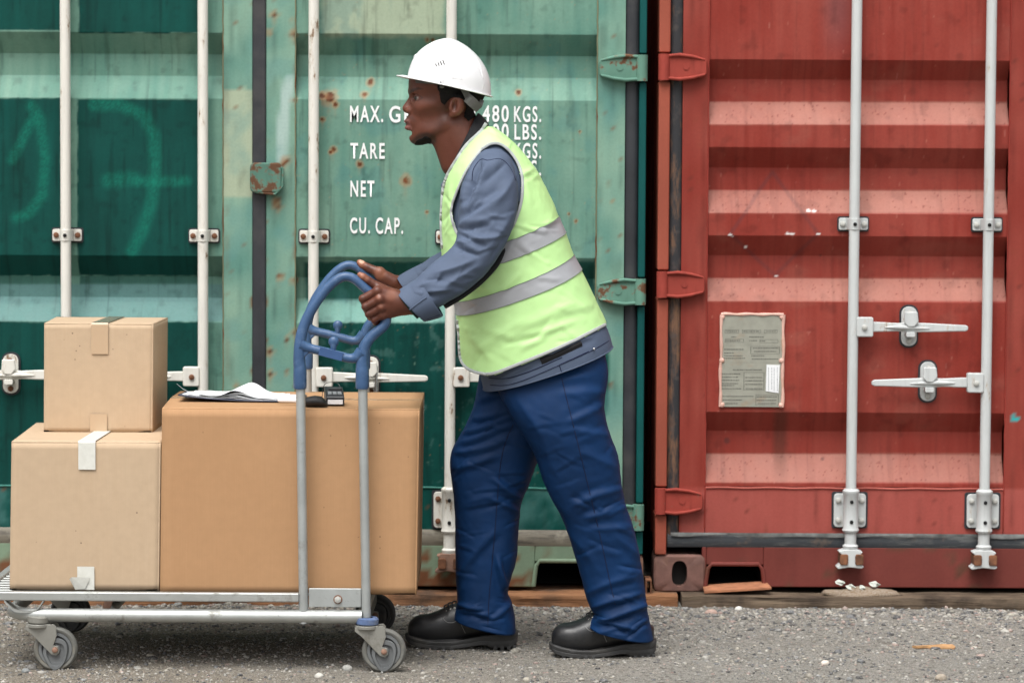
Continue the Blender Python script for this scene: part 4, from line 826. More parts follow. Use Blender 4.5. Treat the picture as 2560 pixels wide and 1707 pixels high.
# ============================================================ cardboard boxes
def card(name, col, warm):
    g = NG(name); flute = g.noise(1.0, 3, .6, g.co((420, 420, 5))); mott = g.noise(38, 5, .6); big = g.noise(3.5, 3)
    c = g.mix(g.ramp(mott, .3, .7), tuple(x * .95 for x in col), tuple(x * 1.04 for x in col)); c = g.mix(g.ramp(flute, .3, .7, 0, .35), c, warm); c = g.mix(g.ramp(big, .35, .7, 0, .25), c, warm)
    sp = g.vor(26).outputs['Distance']; sk = g.noise(5, 2); c = g.mix(g.math('MULTIPLY', g.ramp(sp, .035, .075, .8, 0), g.ramp(sk, .5, .56)), c, (.07, .045, .03))
    return g.fin(c, .82, 0, g.bump(flute, .10, .001, g.bump(big, .12, .01)), .25)
M_CARD = card('pale_cardboard', (.50, .375, .255), (.455, .325, .21)); M_CARDB = card('brown_cardboard', (.43, .25, .13), (.37, .205, .10))
M_EDGE = simple('cardboard_cut_edge', (.20, .13, .08), .9, 0, .3, 200)
g = NG('clear_tape'); M_TAPE = g.fin((.50, .36, .235), .22, 0, g.bump(g.noise(50, 3), .25, .002), .6)
g = NG('white_paper_tape'); M_TAPEW = g.fin(g.mix(g.ramp(g.noise(60, 3), .3, .7), (.60, .60, .545), (.68, .68, .63)), .4, 0, g.bump(g.noise(40, 3), .2, .002), .5)
g = NG('glossy_tape'); M_TAPEG = g.fin(g.mix(g.ramp(g.noise(25, 5), .4, .65), (.30, .26, .17), (.12, .10, .06)), .15, 0, g.bump(g.noise(40, 3), .3, .003), .7)
def wall_grid(a, b, c, d, n, m_, bulge, seed):           # bilinear face with a slight bulge
    s, t = np.meshgrid(np.linspace(0, 1, n), np.linspace(0, 1, m_)); s = s[..., None]; t = t[..., None]
    p = (1 - s) * (1 - t) * a + s * (1 - t) * b + s * t * c + (1 - s) * t * d
    nr = np.cross(b - a, d - a); nr = nr / np.linalg.norm(nr); e = sst(0, .4, np.minimum(s, 1 - s)) * sst(0, .4, np.minimum(t, 1 - t)); k = e * (bulge + .0009 * noise(p, 4, seed, 2)[..., None])
    return p + nr * k
def carton(name, q, Yf, depth, dxl, dxr, mat, label, seam, bulge=.004, seed=1, flap_lift=(0, 0)):
    """q: front corners TL TR BR BL in pixels; flaps meet along x (seam='x') or along depth (seam='y')"""
    TL, TR, BR, BL = [P(*c, Yf) for c in q]; zt, zb = (TL[2] + TR[2]) / 2, (BL[2] + BR[2]) / 2
    for c in (TL, TR): c[2] = zt
    for c in (BL, BR): c[2] = zb
    BTL, BTR, BBR, BBL = [c + np.array([dx, depth, 0]) for c, dx in ((TL, dxl), (TR, dxr), (BR, dxr), (BL, dxl))]
    box = thing(name, ((BL[0] + BR[0]) / 2, Yf + depth / 2, zb), label, 'box', 'cardboard boxes on the trolley')
    for nm, c4, k in (('front_panel', (BL, BR, TR, TL), 1), ('side_panel', (BR, BBR, BTR, TR), 1), ('back_panel', (BBR, BBL, BTL, BTR), 1), ('side_panel', (BBL, BL, TL, BTL), 1), ('bottom_panel', (BBL, BBR, BR, BL), 0)):
        V = wall_grid(*c4, 24, 24, bulge * k, seed); o_ = mkobj(nm, gridmesh(nm, V), mat, box, smooth=False); sm = o_.modifiers.new('s', 'SOLIDIFY'); sm.thickness = .004; sm.offset = -1
    # two top flaps, 4 mm board
    def flap(a, b, c, d, l0, l1):
        a, b, c, d = (p.copy() for p in (a, b, c, d)); up = np.array([0, 0, 1.0]); c += up * l1; d += up * l0
        t = np.array([0, 0, .0035]); z1 = np.array([0, 0, -.0012])
        V = wall_grid(a + z1 + t, b + z1 + t, c + z1 + t, d + z1 + t, 18, 12, .0, seed + 4); o_ = mkobj('top_flap', gridmesh('flap', V), mat, box, smooth=False); sm = o_.modifiers.new('s', 'SOLIDIFY'); sm.thickness = .0035; sm.offset = -1
    if seam == 'x': Lm, Rm = (TL + BTL) / 2, (TR + BTR) / 2; flap(TL, TR, Rm, Lm, *flap_lift); flap(BTR, BTL, Lm, Rm, flap_lift[1], flap_lift[0])
    else: Fm, Bm = (TL + TR) / 2, (BTL + BTR) / 2; flap(TL, Fm - [.0008, 0, 0], Bm - [.0008, 0, 0], BTL, 0, 0); flap(Fm + [.0008, 0, 0], TR, BTR, Bm + [.0008, 0, 0], 0, 0)
    return box, (TL, TR, BR, BL), (BTL, BTR, BBR, BBL), zt
def tape(box, pts, mat, w, axis, name='tape'):            # strip along pts, width w along axis
    a = np.asarray(axis, float); V = np.array([[p - a * w / 2, p - a * w / 6, p + a * w / 6, p + a * w / 2] for p in map(np.asarray, pts)]); mkobj(name, gridmesh(name, V), mat, box, smooth='all')
Y1 = 7.872
bigb, fb, bb, ztb = carton('cardboard_box', ((405, 1020), (1049, 1028), (1041, 1488), (400, 1480)), Y1, .62, -.022, -.006, M_CARDB, 'large brown cardboard box standing right of the paler boxes on the trolley', 'x', .001, 2, (.006, .002))
lowb, fl, bl, ztl = carton('cardboard_box', ((29, 1103), (402, 1110), (397.5, 1479), (24, 1470)), Y1, .60, -.03, -.012, M_CARD, 'pale cardboard box with white tape underneath the smaller box', 'y', .0008, 3)
lf = P(110.5, 1077, 8.17)
smb, fs, bs, zts = carton('cardboard_box', ((110.5, 808), (383.5, 815), (381.5, 1083), (109.5, 1077)), 8.17, .36, -.022, -.002, M_CARD, 'small pale cardboard box stacked on top of another box', 'y', .0008, 5)
dzs = ztl + .0030 - fs[3][2]
for o in (smb,): o.location.z += dzs
up = np.array([0, 0, 1.0])
for bx_, f4, b4, zt_, cx_, w, lt, lb, mt, mtop in ((lowb, fl, bl, ztl, 217, .047, .078, .064, M_TAPEW, M_TAPEW), (smb, fs, bs, zts, 250, .048, .088, .050, M_TAPE, M_TAPEG)):
    s_ = S(f4[0][1]); xc = P(cx_, 900, f4[0][1])[0]; yf = f4[0][1] - .0042; zt2 = zt_ + .0056; off = np.array([0, 0, 0 if bx_ is lowb else dzs * 0])
    k = np.linspace(0, 1, 14); tape(bx_, [(xc - .018 * (1 - q) * 0, yf - .0004, zt2 - lt * (1 - q) - .001) for q in k] + [(xc, yf + .0035, zt2), ], mt, w, (1, 0, 0))
    tape(bx_, [(xc + .0 * q, yf + .0035 + (b4[0][1] - f4[0][1]) * q, zt2) for q in k], mtop, w, (1, 0, 0), 'top_tape')
    zb_ = f4[3][2]; tape(bx_, [(xc - .004, yf - .0004, zb_ + lb * q + .002) for q in k], mt, w, (1, 0, 0))
for o in [c for c in smb.children if c.name.startswith(('tape', 'top_tape'))]: pass
# torn tape end on the lower box
m = MB(); c = P(185, 1462, Y1 - .006); m.add([(c[0] - .012, c[1] - .004, c[2] + .018), (c[0] - .004, c[1] - .012, c[2] + .024), (c[0] + .045, c[1] - .003, c[2] + .022), (c[0] + .030, c[1] - .002, c[2] - .010), (c[0] + .004, c[1] - .004, c[2] - .012)], [(0, 1, 4), (1, 2, 3, 4)]); m.build('torn_tape', M_TAPEW, lowb, smooth=False)
# clear tape along the seam of the big box
L_, R_ = (fb[0] + bb[0]) / 2, (fb[1] + bb[1]) / 2; k = np.linspace(0, 1, 20)
tape(bigb, [L_ + (R_ - L_) * q + up * (.0082 - .004 * q) for q in k], simple('clear_tape_on_brown', (.52, .36, .22), .15, 0, .1, 30), .050, (0, 1, 0), 'seam_tape')
tape(bigb, [R_ + np.array([.005, 0, .004 - .07 * q]) for q in np.linspace(0, 1, 6)], M_TAPE, .05, (0, 1, 0), 'seam_tape')

# ------------------------------------------------ things on the big box
zt = ztb + .0052
M_NAVY = simple('navy_clipboard', (.012, .018, .05), .35, 0, .05); M_PAPER = simple('white_paper', (.80, .81, .83), .7, 0, .02)
M_BLK = simple('black_plastic', (.012, .013, .016), .38, 0, .1); M_GREYB = simple('grey_button', (.20, .21, .22), .5)
a, b = G(443, 1006, zt), G(742, 1019, zt); cb_c = (a + b) / 2
def sheet(name, x0, x1, y0, y1, zf, nx=28, ny=12, rot=0.0):
    s, t = np.meshgrid(np.linspace(0, 1, nx), np.linspace(0, 1, ny)); x = x0 + (x1 - x0) * s; y = y0 + (y1 - y0) * t
    return np.stack([x, y, zf(s, t)], -1)
ya = a[1] + .012
V = sheet('cb', a[0], b[0], ya, ya + .225, lambda s, t: zt + .002 + .016 * (1 - s) ** 3 * (1 - .4 * t) + 0 * t)
o = mkobj('clipboard', gridmesh('clipboard', V), M_NAVY, smooth='all'); sm = o.modifiers.new('s', 'SOLIDIFY'); sm.thickness = .003; sm.offset = 1
tag(o, 'thin navy clipboard lying under the white papers on the large box', 'clipboard')
pk_ = thing('paper_stack', tuple(cb_c), 'crumpled white papers lying on the navy clipboard', 'papers')
x0, x1 = G(455, 1004, zt)[0], G(738, 1012, zt)[0]
rg = np.random.default_rng(8)
for i in range(5):
    ph, pw, am = .44 + .02 * rg.uniform(-1, 1), .12 + .05 * i * .3, .005 + .006 * i
    V = sheet('p', x0 + .008 * i + .02 * (i > 2), x1 - .012 * i, ya + .006 + .003 * i, ya + .205 + .004 * i, lambda s, t: zt + .0055 + .0012 * i + .016 * np.clip(1 - s - .04 * i, 0, 1) ** 3 * (1 - .4 * t) + am * np.exp(-((s - ph - .1 * t) / pw) ** 2) * (.65 + .35 * t) + .0015 * noise(np.stack([s * 5, t * 4, s * 0 + i], -1), 1, i + 3, 2) * (1 + i * .4))
    o = mkobj('sheet', gridmesh('sheet', V), M_PAPER, pk_, smooth='all')
cpt = [G(*q, zt) for q in ((492, 1006), (480, 998), (472, 990), (470, 982))]; pts = [(cpt[0][0], ya + .06, zt + .014), (cpt[1][0], ya + .06, zt + .022), (cpt[2][0], ya + .06, zt + .034), (cpt[3][0] - .001, ya + .06, zt + .048)]
V = np.array([[(x, y - .006 * (1 - i / 4), z), (x, y + .006 * (1 - i / 4), z)] for i, (x, y, z) in enumerate(pts)]); mkobj('curled_corner', gridmesh('curl', V), M_PAPER, pk_, smooth='all')
c = G(765, 1012, zt); pen = thing('marker_pen', tuple(c), 'white marker pen with black cap beside the hand scanner', 'pen')
p0, p1 = np.array((G(702, 1003, zt)[0], c[1] + .02, zt + .011)), np.array((G(755, 1010, zt)[0], c[1] + .0, zt + .012)); m = MB(); m.tube([p0, p0 + (p1 - p0) * .05, p1], [.003, .0055, .0065], 12); m.build('barrel', M_PAPER, pen)
m = MB(); d = p1 - p0; m.tube([p0 - d * .02, p0 + d * .04], [.002, .0045], 12); m.build('tip', M_BLK, pen)
# scanner pouch and hand scanner
c = G(785, 1018, zt); cy = c[1] + .01
m = MB(); rings = []
for s_, ry, rz in ((-.030, .010, .010), (-.022, .018, .0135), (.0, .022, .0155), (.018, .022, .0145), (.03, .016, .009), (.036, .006, .004)):
    t = np.arange(18) * 2 * math.pi / 18; rings.append(np.stack([np.full(18, c[0] + s_), cy + .02 + ry * np.cos(t), zt + rz * .95 + rz * np.sin(t)], -1))
m.loft(rings); tag(m.build('strap_pouch', simple('black_textured_strap', (.012, .012, .013), .45, 0, .3, 300, .8, 400), None), 'black textured strap lying between the papers and the scanner', 'strap')
c = G(838, 1014, zt); x0, x1 = G(815, 1014, zt)[0], G(861, 1014, zt)[0]; y0 = c[1] + .004
sc = thing('hand_scanner', (c[0], y0 + .04, zt), 'small black hand scanner with grey buttons and white label on the large box', 'scanner')
prof = [(0, .000), (0, .023), (.004, .0265), (.050, .042), (.085, .047), (.092, .042), (.094, .0)]
m = MB(); dx = -.012
rings = [[(x + dx * (q / .094) + (k_ * .0), y0 + q, zt + h) for q, h in prof] for x, k_ in ((x0, 0), (x1, 0))]; m.loft(rings); body = m.build('body', M_BLK, sc, .003, 3)
m = MB(); m.box(x0 + .0045, x1 - .0045, y0 - .0012, y0 + .0005, zt + .004, zt + .0165); m.build('white_label', M_PAPER, sc, smooth=False)
for i in range(3):
    xa = x0 + .006 + i * .0135; m = MB(); q0, q1 = .012, .030; hz = lambda q: .0268 + (q - .004) * .337
    m.add([(xa + e + dx * (q / .094), y0 + q, zt + hz(q) + .0012 + f_) for f_ in (-.001, .0006) for q, e in ((q0, 0), (q0, .0105), (q1, .0105), (q1, 0))], [(4, 5, 6, 7), (0, 1, 5, 4), (1, 2, 6, 5), (2, 3, 7, 6), (3, 0, 4, 7)]); m.build('button', M_GREYB, sc, smooth=False)
m = MB(); m.box(x0 + .004, x1 - .010, y0 + .040, y0 + .078, zt + .030, zt + .0455); m.build('screen_bezel', M_BLK, sc, .002)
m = MB(); m.tube(catmull([(x0 + .030, y0 + .085, zt + .034), (x0 + .032, y0 + .09, zt + .048), (x0 + .020, y0 + .10, zt + .056), (x0 - .012, y0 + .12, zt + .050), (x0 - .02, y0 + .11, zt + .004)], 6), .0009, 6); m.build('wrist_cord', M_BLK, sc)
# ============================================================ the worker
YB = 8.155; SB = S(YB); ppm = 1 / SB                        # the body's middle plane; one photo pixel in metres there
# ---- iso-surface of a signed distance function (naive surface nets)
def surfnet(f, lo, hi, h):
    lo = np.asarray(lo, float); hi = np.asarray(hi, float); n = np.ceil((hi - lo) / h).astype(int) + 1
    ax = [np.float32(lo[i]) + np.arange(n[i], dtype=np.float32) * np.float32(h) for i in range(3)]
    g = np.stack(np.meshgrid(*ax, indexing='ij'), -1); v = f(g.reshape(-1, 3)).reshape(n).astype(np.float32); neg = v < 0
    c = [neg[a:n[0] - 1 + a, b:n[1] - 1 + b, d:n[2] - 1 + d] for a in (0, 1) for b in (0, 1) for d in (0, 1)]
    s = sum(x.astype(np.int8) for x in c); act = (s > 0) & (s < 8); idx = np.full(act.shape, -1, np.int64); ii = np.argwhere(act); idx[act] = np.arange(len(ii))
    acc = np.zeros((len(ii), 3)); cnt = np.zeros(len(ii)); corners = [(a, b, d) for a in (0, 1) for b in (0, 1) for d in (0, 1)]
    for A in corners:
        for k in range(3):
            if A[k] == 0:
                B = list(A); B[k] = 1; va = v[tuple((ii + A).T)]; vb = v[tuple((ii + B).T)]; m = (va < 0) != (vb < 0); t = np.where(m, va / np.where(m, va - vb, 1), 0)
                p = np.tile(np.array(A, float), (len(ii), 1)); p[:, k] += t; acc[m] += p[m]; cnt[m] += 1
    V = lo + (ii + acc / cnt[:, None]) * h; F = []
    for k in range(3):
        a, b = [(1, 2), (2, 0), (0, 1)][k]; sl0 = [slice(None)] * 3; sl1 = [slice(None)] * 3; sl0[k] = slice(0, -1); sl1[k] = slice(1, None)
        e = np.argwhere(neg[tuple(sl0)] != neg[tuple(sl1)]); ok = (e[:, a] > 0) & (e[:, b] > 0) & (e[:, a] < n[a] - 1) & (e[:, b] < n[b] - 1); e = e[ok]
        def cell(da, db): q = e.copy(); q[:, a] -= da; q[:, b] -= db; return idx[tuple(q.T)]
        q = np.stack([cell(1, 1), cell(0, 1), cell(0, 0), cell(1, 0)], -1); flip = ~neg[tuple(e.T)]; q[flip] = q[flip][:, ::-1]; F.append(q)
    return V, np.concatenate(F)
def smin(a, b, k): h = np.clip(.5 + .5 * (b - a) / k, 0, 1); return b + (a - b) * h - k * h * (1 - h)
def smax(a, b, k): return -smin(-a, -b, k)
def s_ell(p, c, r, rot=0.0):
    q = p - np.asarray(c, np.float32)
    if rot: ca, sa = math.cos(rot), math.sin(rot); q = np.stack([q[:, 0] * ca + q[:, 1] * sa, -q[:, 0] * sa + q[:, 1] * ca, q[:, 2]], -1)
    r = np.asarray(r, np.float32); k0 = np.linalg.norm(q / r, axis=1); k1 = np.linalg.norm(q / (r * r), axis=1) + 1e-9; return k0 * (k0 - 1) / k1
def s_cone(p, a, b, ra, rb):
    a = np.asarray(a, np.float32); b = np.asarray(b, np.float32); d = b - a; t = np.clip(((p - a) @ d) / (d @ d), 0, 1); return np.linalg.norm(p - a - t[:, None] * d, axis=1) - (ra + (rb - ra) * t)
def poly_sd(q, poly):                                        # signed distance to a 2-D polygon, negative inside
    poly = np.asarray(poly, float); d = np.full(len(q), 1e9); ins = np.zeros(len(q), bool)
    for a, b in zip(poly, np.roll(poly, -1, 0)):
        e = b - a; w = q - a; t = np.clip((w @ e) / (e @ e), 0, 1); d = np.minimum(d, np.linalg.norm(w - t[:, None] * e, axis=1))
        c = (a[1] > q[:, 1]) != (b[1] > q[:, 1]); xi = a[0] + (q[:, 1] - a[1]) / np.where(b[1] == a[1], 1e-9, b[1] - a[1]) * e[0]; ins ^= c & (q[:, 0] < xi)
    return np.where(ins, -d, d)
# head space: u,v = photo pixels in the middle plane, w = pixels towards the camera
EXU = (P(1200, 300, YB) - P(1100, 300, YB)) / 100; EXV = (P(1100, 400, YB) - P(1100, 300, YB)) / 100; ORG = P(1100, 300, YB)
EXU[1] = 0; EXV[1] = 0
def H2W(h): h = np.asarray(h, float); return ORG + (h[..., 0:1] - 1100) * EXU + (h[..., 1:2] - 300) * EXV + h[..., 2:3] * np.array([0, -ppm, 0])
def head_sdf(p):
    p = p.astype(np.float32); m = p.copy(); m[:, 2] = np.abs(m[:, 2])                        # symmetric
    d = s_ell(m, (1122, 206, 0), (94, 88, 69))
    d = smin(d, s_ell(m, (1083, 214, 0), (60, 52, 58)), 16)
    d = smin(d, s_ell(m, (1080, 270, 0), (56, 66, 52)), 18)
    d = smin(d, s_ell(m, (1084, 318, 0), (58, 38, 44)), 16)
    d = smin(d, s_cone(m, (1052, 340, 12), (1112, 308, 36), 16, 12), 26)
    d = smin(d, s_ell(m, (1043, 345, 0), (20, 17, 22)), 10)
    d = smin(d, s_ell(m, (1066, 266, 36), (26, 16, 15)), 18)                                   # cheekbone
    d = smin(d, s_cone(m, (1031, 229, 0), (1042, 229, 34), 10, 9), 8)                          # brow
    d = smin(d, s_ell(m, (1046, 304, 0), (32, 24, 30)), 10)                                    # muzzle
    d = smax(d, -s_ell(m, (1080, 300, 58), (22, 20, 9)), 18); d = smax(d, -s_ell(m, (1082, 238, 66), (18, 16, 9)), 12); d = smax(d, -s_cone(m, (1037, 289, 20), (1044, 308, 27), 2.0, 1.6), 4)
    d = smax(d, -s_ell(m, (1030, 245, 33), (21, 10.5, 17)), 6)                                    # eye socket
    d = smin(d, s_cone(m, (1034, 240, 0), (1018.5, 271, 0), 6.5, 12.5), 6)                       # nose
    d = smin(d, s_ell(m, (1030, 277, 13.5), (15, 10.5, 9)), 4)
    d = smax(d, -s_ell(m, (1024, 287, 8), (6, 4, 4)), 2)
    d = smin(d, s_ell(m, (1023, 303.5, 0), (13, 6.2, 21)), 3.5)                                # lips
    d = smin(d, s_ell(m, (1024.5, 319.5, 0), (13, 7.5, 19)), 4)
    d = smax(d, -s_cone(m, (1008, 311.5, 0), (1037, 312, 22), 1.8, 1.6), 2.5)
    d = smax(d, -s_ell(m, (1026, 334, 0), (9, 5, 18)), 6)
    e = s_ell(m, (1049, 246, 31), (14, 12, 14)); e = smax(e, -(m[:, 1] - 243.2 + (m[:, 0] - 1040) * .08) * -1.0, 1.0)   # upper lid keeps only what lies above the slit
    d = smin(d, e, 2.5)
    e = s_ell(m, (1050, 246, 31), (13.5, 12, 13.5)); e = smax(e, (250.8 - m[:, 1]) * 1.0, 1.0); d = smin(d, e, 2.5)
    # ear
    r = s_ell(m, (1143, 266, 64), (19, 28, 10), .22); r = smax(r, -s_ell(m, (1138, 266, 76), (10, 17, 11), .22), 3)
    r = smin(r, s_cone(m, (1130, 262, 66), (1128, 274, 66), 4, 4), 3); r = smin(r, s_ell(m, (1131, 289, 62), (8, 7, 6)), 4); r = smin(r, s_cone(m, (1146, 256, 69), (1146, 274, 69), 2.6, 2.2), 2)
    d = smin(d, r, 4)
    q = m.copy(); q[:, 2] *= 1.12
    d = smin(d, s_cone(q, (1137, 318, 0), (1205, 445, 0), 57, 66), 10)
    d = smin(d, s_cone(m, (1112, 352, 8), (1136, 410, 6), 30, 34), 14)                         # throat
    return d
SKIN = np.array(lin(94, 52, 38)); SKIN_D = np.array(lin(58, 33, 25)); SKIN_L = np.array(lin(132, 78, 60)); LIP = np.array(lin(118, 74, 68)); STUB = np.array(lin(34, 26, 23))
def skin_mat():
    g = NG('skin'); a = g.attr(); n = g.noise(420, 3); n2 = g.noise(60, 4)
    c = g.mix(g.ramp(n2, .3, .7, 0, .25), a, g.mix(.5, a, (.22, .07, .045))); c = g.mix(g.ramp(n, .55, .75, 0, .2), c, (.03, .018, .014))
    return g.fin(c, g.ramp(n2, .3, .7, .36, .52), 0, g.bump(n, .3, .0014), .42)
M_SKIN = skin_mat()
body_V, body_F, body_C = [], [], []
def add_body(V, F, C): off = sum(len(x) for x in body_V); body_V.append(V); body_F.append(F + off); body_C.append(C)
hV, hF = surfnet(head_sdf, (995, 110, -80), (1275, 470, 80), 1.95)
hx, hy, hw = hV[:, 0], hV[:, 1], np.abs(hV[:, 2]); q2 = hV[:, :2]
C = np.tile(SKIN, (len(hV), 1)); nz = noise(hV / 26, 1, 3, 3)[:, None]; C = C * (1 + .14 * nz)
def blob(cx, cy, rx, ry, s=1.0): return (np.exp(-((hx - cx) / rx) ** 2 - ((hy - cy) / ry) ** 2) * s)[:, None]
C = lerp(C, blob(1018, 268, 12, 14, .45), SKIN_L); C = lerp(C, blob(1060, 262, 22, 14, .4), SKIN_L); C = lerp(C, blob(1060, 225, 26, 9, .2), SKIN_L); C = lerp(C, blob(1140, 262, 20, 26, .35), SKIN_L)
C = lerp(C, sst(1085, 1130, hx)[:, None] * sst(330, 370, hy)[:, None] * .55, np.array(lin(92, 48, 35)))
for pol, k, e in (([(1010, 297), (1018, 297), (1038, 310), (1036, 313), (1012, 311)], 1, 1.5), ([(1009, 313), (1036, 312), (1030, 325), (1013, 328)], .9, 1.5)):
    C = lerp(C, (sst(e, -e, poly_sd(q2, pol)) * k * (hw < 24))[:, None], LIP * (.8 if k == 1 else 1.15))
C = lerp(C, (sst(4, -5, poly_sd(q2, [(1033, 346), (1048, 334), (1070, 331), (1090, 340), (1092, 356), (1070, 372), (1038, 372), (1029, 356)])) * .85)[:, None], STUB)
C = lerp(C, (sst(8, -10, poly_sd(q2, [(1098, 262), (1122, 255), (1124, 300), (1105, 330), (1082, 344), (1078, 334), (1094, 310)])) * (.35 + .3 * nz[:, 0]) * (hw > 20))[:, None], STUB)
C = lerp(C, (sst(4, -4, poly_sd(q2, [(1014, 290), (1032, 290), (1042, 305), (1036, 307), (1018, 296)])) * .35)[:, None], STUB)
C = lerp(C, (sst(2.5, -2, poly_sd(q2, [(1022, 229), (1030, 224), (1047, 220), (1060, 225), (1048, 226), (1032, 232), (1023, 234)])) * .8 * (hw > 7))[:, None], STUB)
C = lerp(C, (sst(3, 0, np.abs(poly_sd(q2, [(1036, 243), (1046, 239), (1058, 246), (1048, 253), (1038, 251)]))) * .6 * (hw > 12))[:, None], SKIN_D * .5)
C = lerp(C, (sst(5, 1, np.hypot(hx - 1024, hy - 286)) * (hw < 14))[:, None], STUB * .4)  # nostril: the shade of the hollow is put into the skin colour
C = lerp(C, (sst(9, 2, np.hypot((hx - 1138), (hy - 268) * .6)) * (hw > 58) * .6)[:, None], SKIN_D * .6)  # ear: shade inside the hollow painted as darker skin
add_body(H2W(hV), hF, C)
# ---- hands
def capsules(lst): return lambda p: None
def P3(x, y, dy, Y): return P(x, y, Y + dy)
def hand(Y, palm, fingers, extra, lo, hi):
    W = lambda t: P3(t[0], t[1], t[2], Y)
    def f(p):
        d = None
        for a, b in palm:
            e = s_cone(p, W(a), W(b), a[3], b[3]); d = e if d is None else smin(d, e, .012)
        dfm = None
        for ch in fingers:
            e = None
            for a, b in zip(ch[:-1], ch[1:]):
                c = s_cone(p, W(a), W(b), a[3], b[3]); e = c if e is None else smin(e, c, .003)
            dfm = e if dfm is None else smin(dfm, e, .0026)
        d = smin(d, dfm, .006)
        for c, r in extra: d = smin(d, np.linalg.norm(p - np.asarray(W(c), np.float32), axis=1) - r, .006)
        return d
    return surfnet(f, lo, hi, .0018)
def hand_cols(V, nails, lights, knuckles):
    q = PX(V); n = noise(V * 60, 1, 5, 3)[:, None]; C = np.tile(SKIN * .92, (len(V), 1)) * (1 + .14 * n)
    for x, y, r, k in lights: C = lerp(C, (sst(r, r * .3, np.hypot(q[:, 0] - x, q[:, 1] - y)) * k)[:, None], np.array(lin(182, 122, 96)))
    for x, y, r in knuckles: C = lerp(C, (sst(r, r * .3, np.hypot(q[:, 0] - x, q[:, 1] - y)) * .45)[:, None], SKIN_D * .75)
    for x, y, r, yn in nails: C = lerp(C, (sst(r, r * .5, np.hypot(q[:, 0] - x, (q[:, 1] - y) * 1.3)))[:, None], np.array(lin(205, 160, 135)))
    return C
pal = [((1010, 748, .0, .021), (946, 727, -.018, .0125)), ((1010, 756, .0, .022), (951, 747, -.023, .0125)), ((1010, 763, .0, .021), (954, 768, -.019, .0125)), ((1008, 770, .002, .019), (956, 787, -.011, .0125)), ((1062, 770, .0, .027), (1000, 756, .0, .024)), ((985, 740, .002, .018), (950, 722, .004, .014)), ((990, 770, .008, .018), (958, 790, .008, .014))]
fin = [[(943, 727, -.021, .0116), (907, 747, -.018, .0110), (912, 758, .004, .0100), (922, 762, .017, .0082), (938, 757, .017, .0075)],
       [(949, 747, -.026, .0118), (914, 767, -.021, .0110), (919, 777, .003, .0102), (930, 779, .017, .0084), (946, 774, .017, .0076)],
       [(953, 768, -.022, .0114), (922, 785, -.016, .0106), (927, 793, .004, .0098), (938, 794, .016, .0080), (952, 789, .016, .0074)],
       [(956, 787, -.013, .0104), (935, 799, -.010, .0094), (939, 806, .006, .0080), (950, 805, .015, .0072), (960, 800, .015, .0066)],
       [(972, 733, .0, .0150), (942, 715, .002, .0122), (921, 701, .0, .0102), (908, 692, -.001, .0096), (900, 687, -.001, .0078)]]
ex = [((943, 728, -.024), .0115), ((949, 748, -.029), .0120), ((953, 769, -.024), .0112), ((956, 788, -.015), .0100)]
a, b = P(880, 665, YN), P(1075, 830, YN)
hv, hf = hand(YN, pal, fin, ex, (a[0], YN - .060, b[2]), (b[0], YN + .050, a[2]))
add_body(hv, hf, hand_cols(hv, [], [(898, 686, 16, .6), (910, 694, 14, .35), (978, 738, 20, .3), (946, 742, 9, .3), (952, 764, 9, .25)], [(907, 747, 9), (914, 768, 9), (922, 786, 8), (926, 705, 6)]))
pal = [((1060, 722, .0, .026), (1003, 712, .0, .024)), ((1003, 712, .0, .024), (962, 706, .006, .020)), ((1003, 718, .0, .022), (962, 735, .010, .020)), ((990, 706, -.012, .018), (952, 690, -.012, .018))]
fin = [[(985, 705, -.016, .018), (952, 683, -.016, .0150), (918, 668, -.010, .0118), (905, 661, -.008, .0108), (899, 656, -.008, .0090)],
       [(955, 700, .020, .0115), (925, 705, .026, .0105), (916, 715, .008, .0095)], [(957, 718, .022, .0115), (930, 725, .026, .0105), (922, 735, .008, .0095)], [(960, 736, .020, .011), (938, 746, .024, .010), (930, 754, .008, .009)], [(965, 752, .016, .010), (948, 764, .020, .009), (942, 770, .006, .008)]]
a, b = P(880, 640, YR), P(1070, 800, YR)
hv, hf = hand(YR, pal, fin, [((949, 680, -.016), .0155)], (a[0], YR - .055, b[2]), (b[0], YR + .060, a[2]))
add_body(hv, hf, hand_cols(hv, [(904, 654, 9, 0)], [(902, 656, 17, .6), (950, 682, 22, .35)], [(922, 668, 6)]))
# ---- the rest of the body, under the clothes
def limb(*t): return [np.array(P(*q[:3])) for q in t], [q[3] for q in t]
core = [limb((1180, 420, YB, .075), (1230, 520, YB, .11), (1300, 680, YB, .11), (1350, 860, YB, .115)), limb((1230, 430, 8.02, .06), (1222, 500, 7.95, .052), (1205, 615, 7.895, .045), (1100, 705, 7.86, .038), (1010, 757, YN, .026)),
        limb((1220, 430, 8.30, .06), (1200, 540, 8.38, .05), (1165, 640, 8.43, .044), (1090, 690, 8.46, .036), (1010, 714, YR, .026)),
        limb((1370, 900, 8.09, .10), (1450, 1180, 8.09, .075), (1500, 1350, 8.10, .055), (1560, 1560, 8.11, .042)), limb((1340, 900, 8.22, .10), (1220, 1170, 8.25, .075), (1210, 1350, 8.25, .055), (1225, 1560, 8.25, .042))]
def core_sdf(p):
    d = None
    for pts, rs in core:
        for i in range(len(pts) - 1): e = s_cone(p, pts[i], pts[i + 1], rs[i], rs[i + 1]); d = e if d is None else smin(d, e, .02)
    return d
lo = P(990, 1600, 8.0); hi = P(1660, 380, 8.0)
cv, cf = surfnet(core_sdf, (lo[0] - .05, 7.72, .05), (hi[0], 8.60, hi[2] + .1), .011); add_body(cv, cf, np.tile(SKIN, (len(cv), 1)))
foot = G(1400, 1640); man = thing('person', (foot[0], YB, 0), 'worker in white helmet, lime safety vest and navy trousers pushing the trolley', 'person')
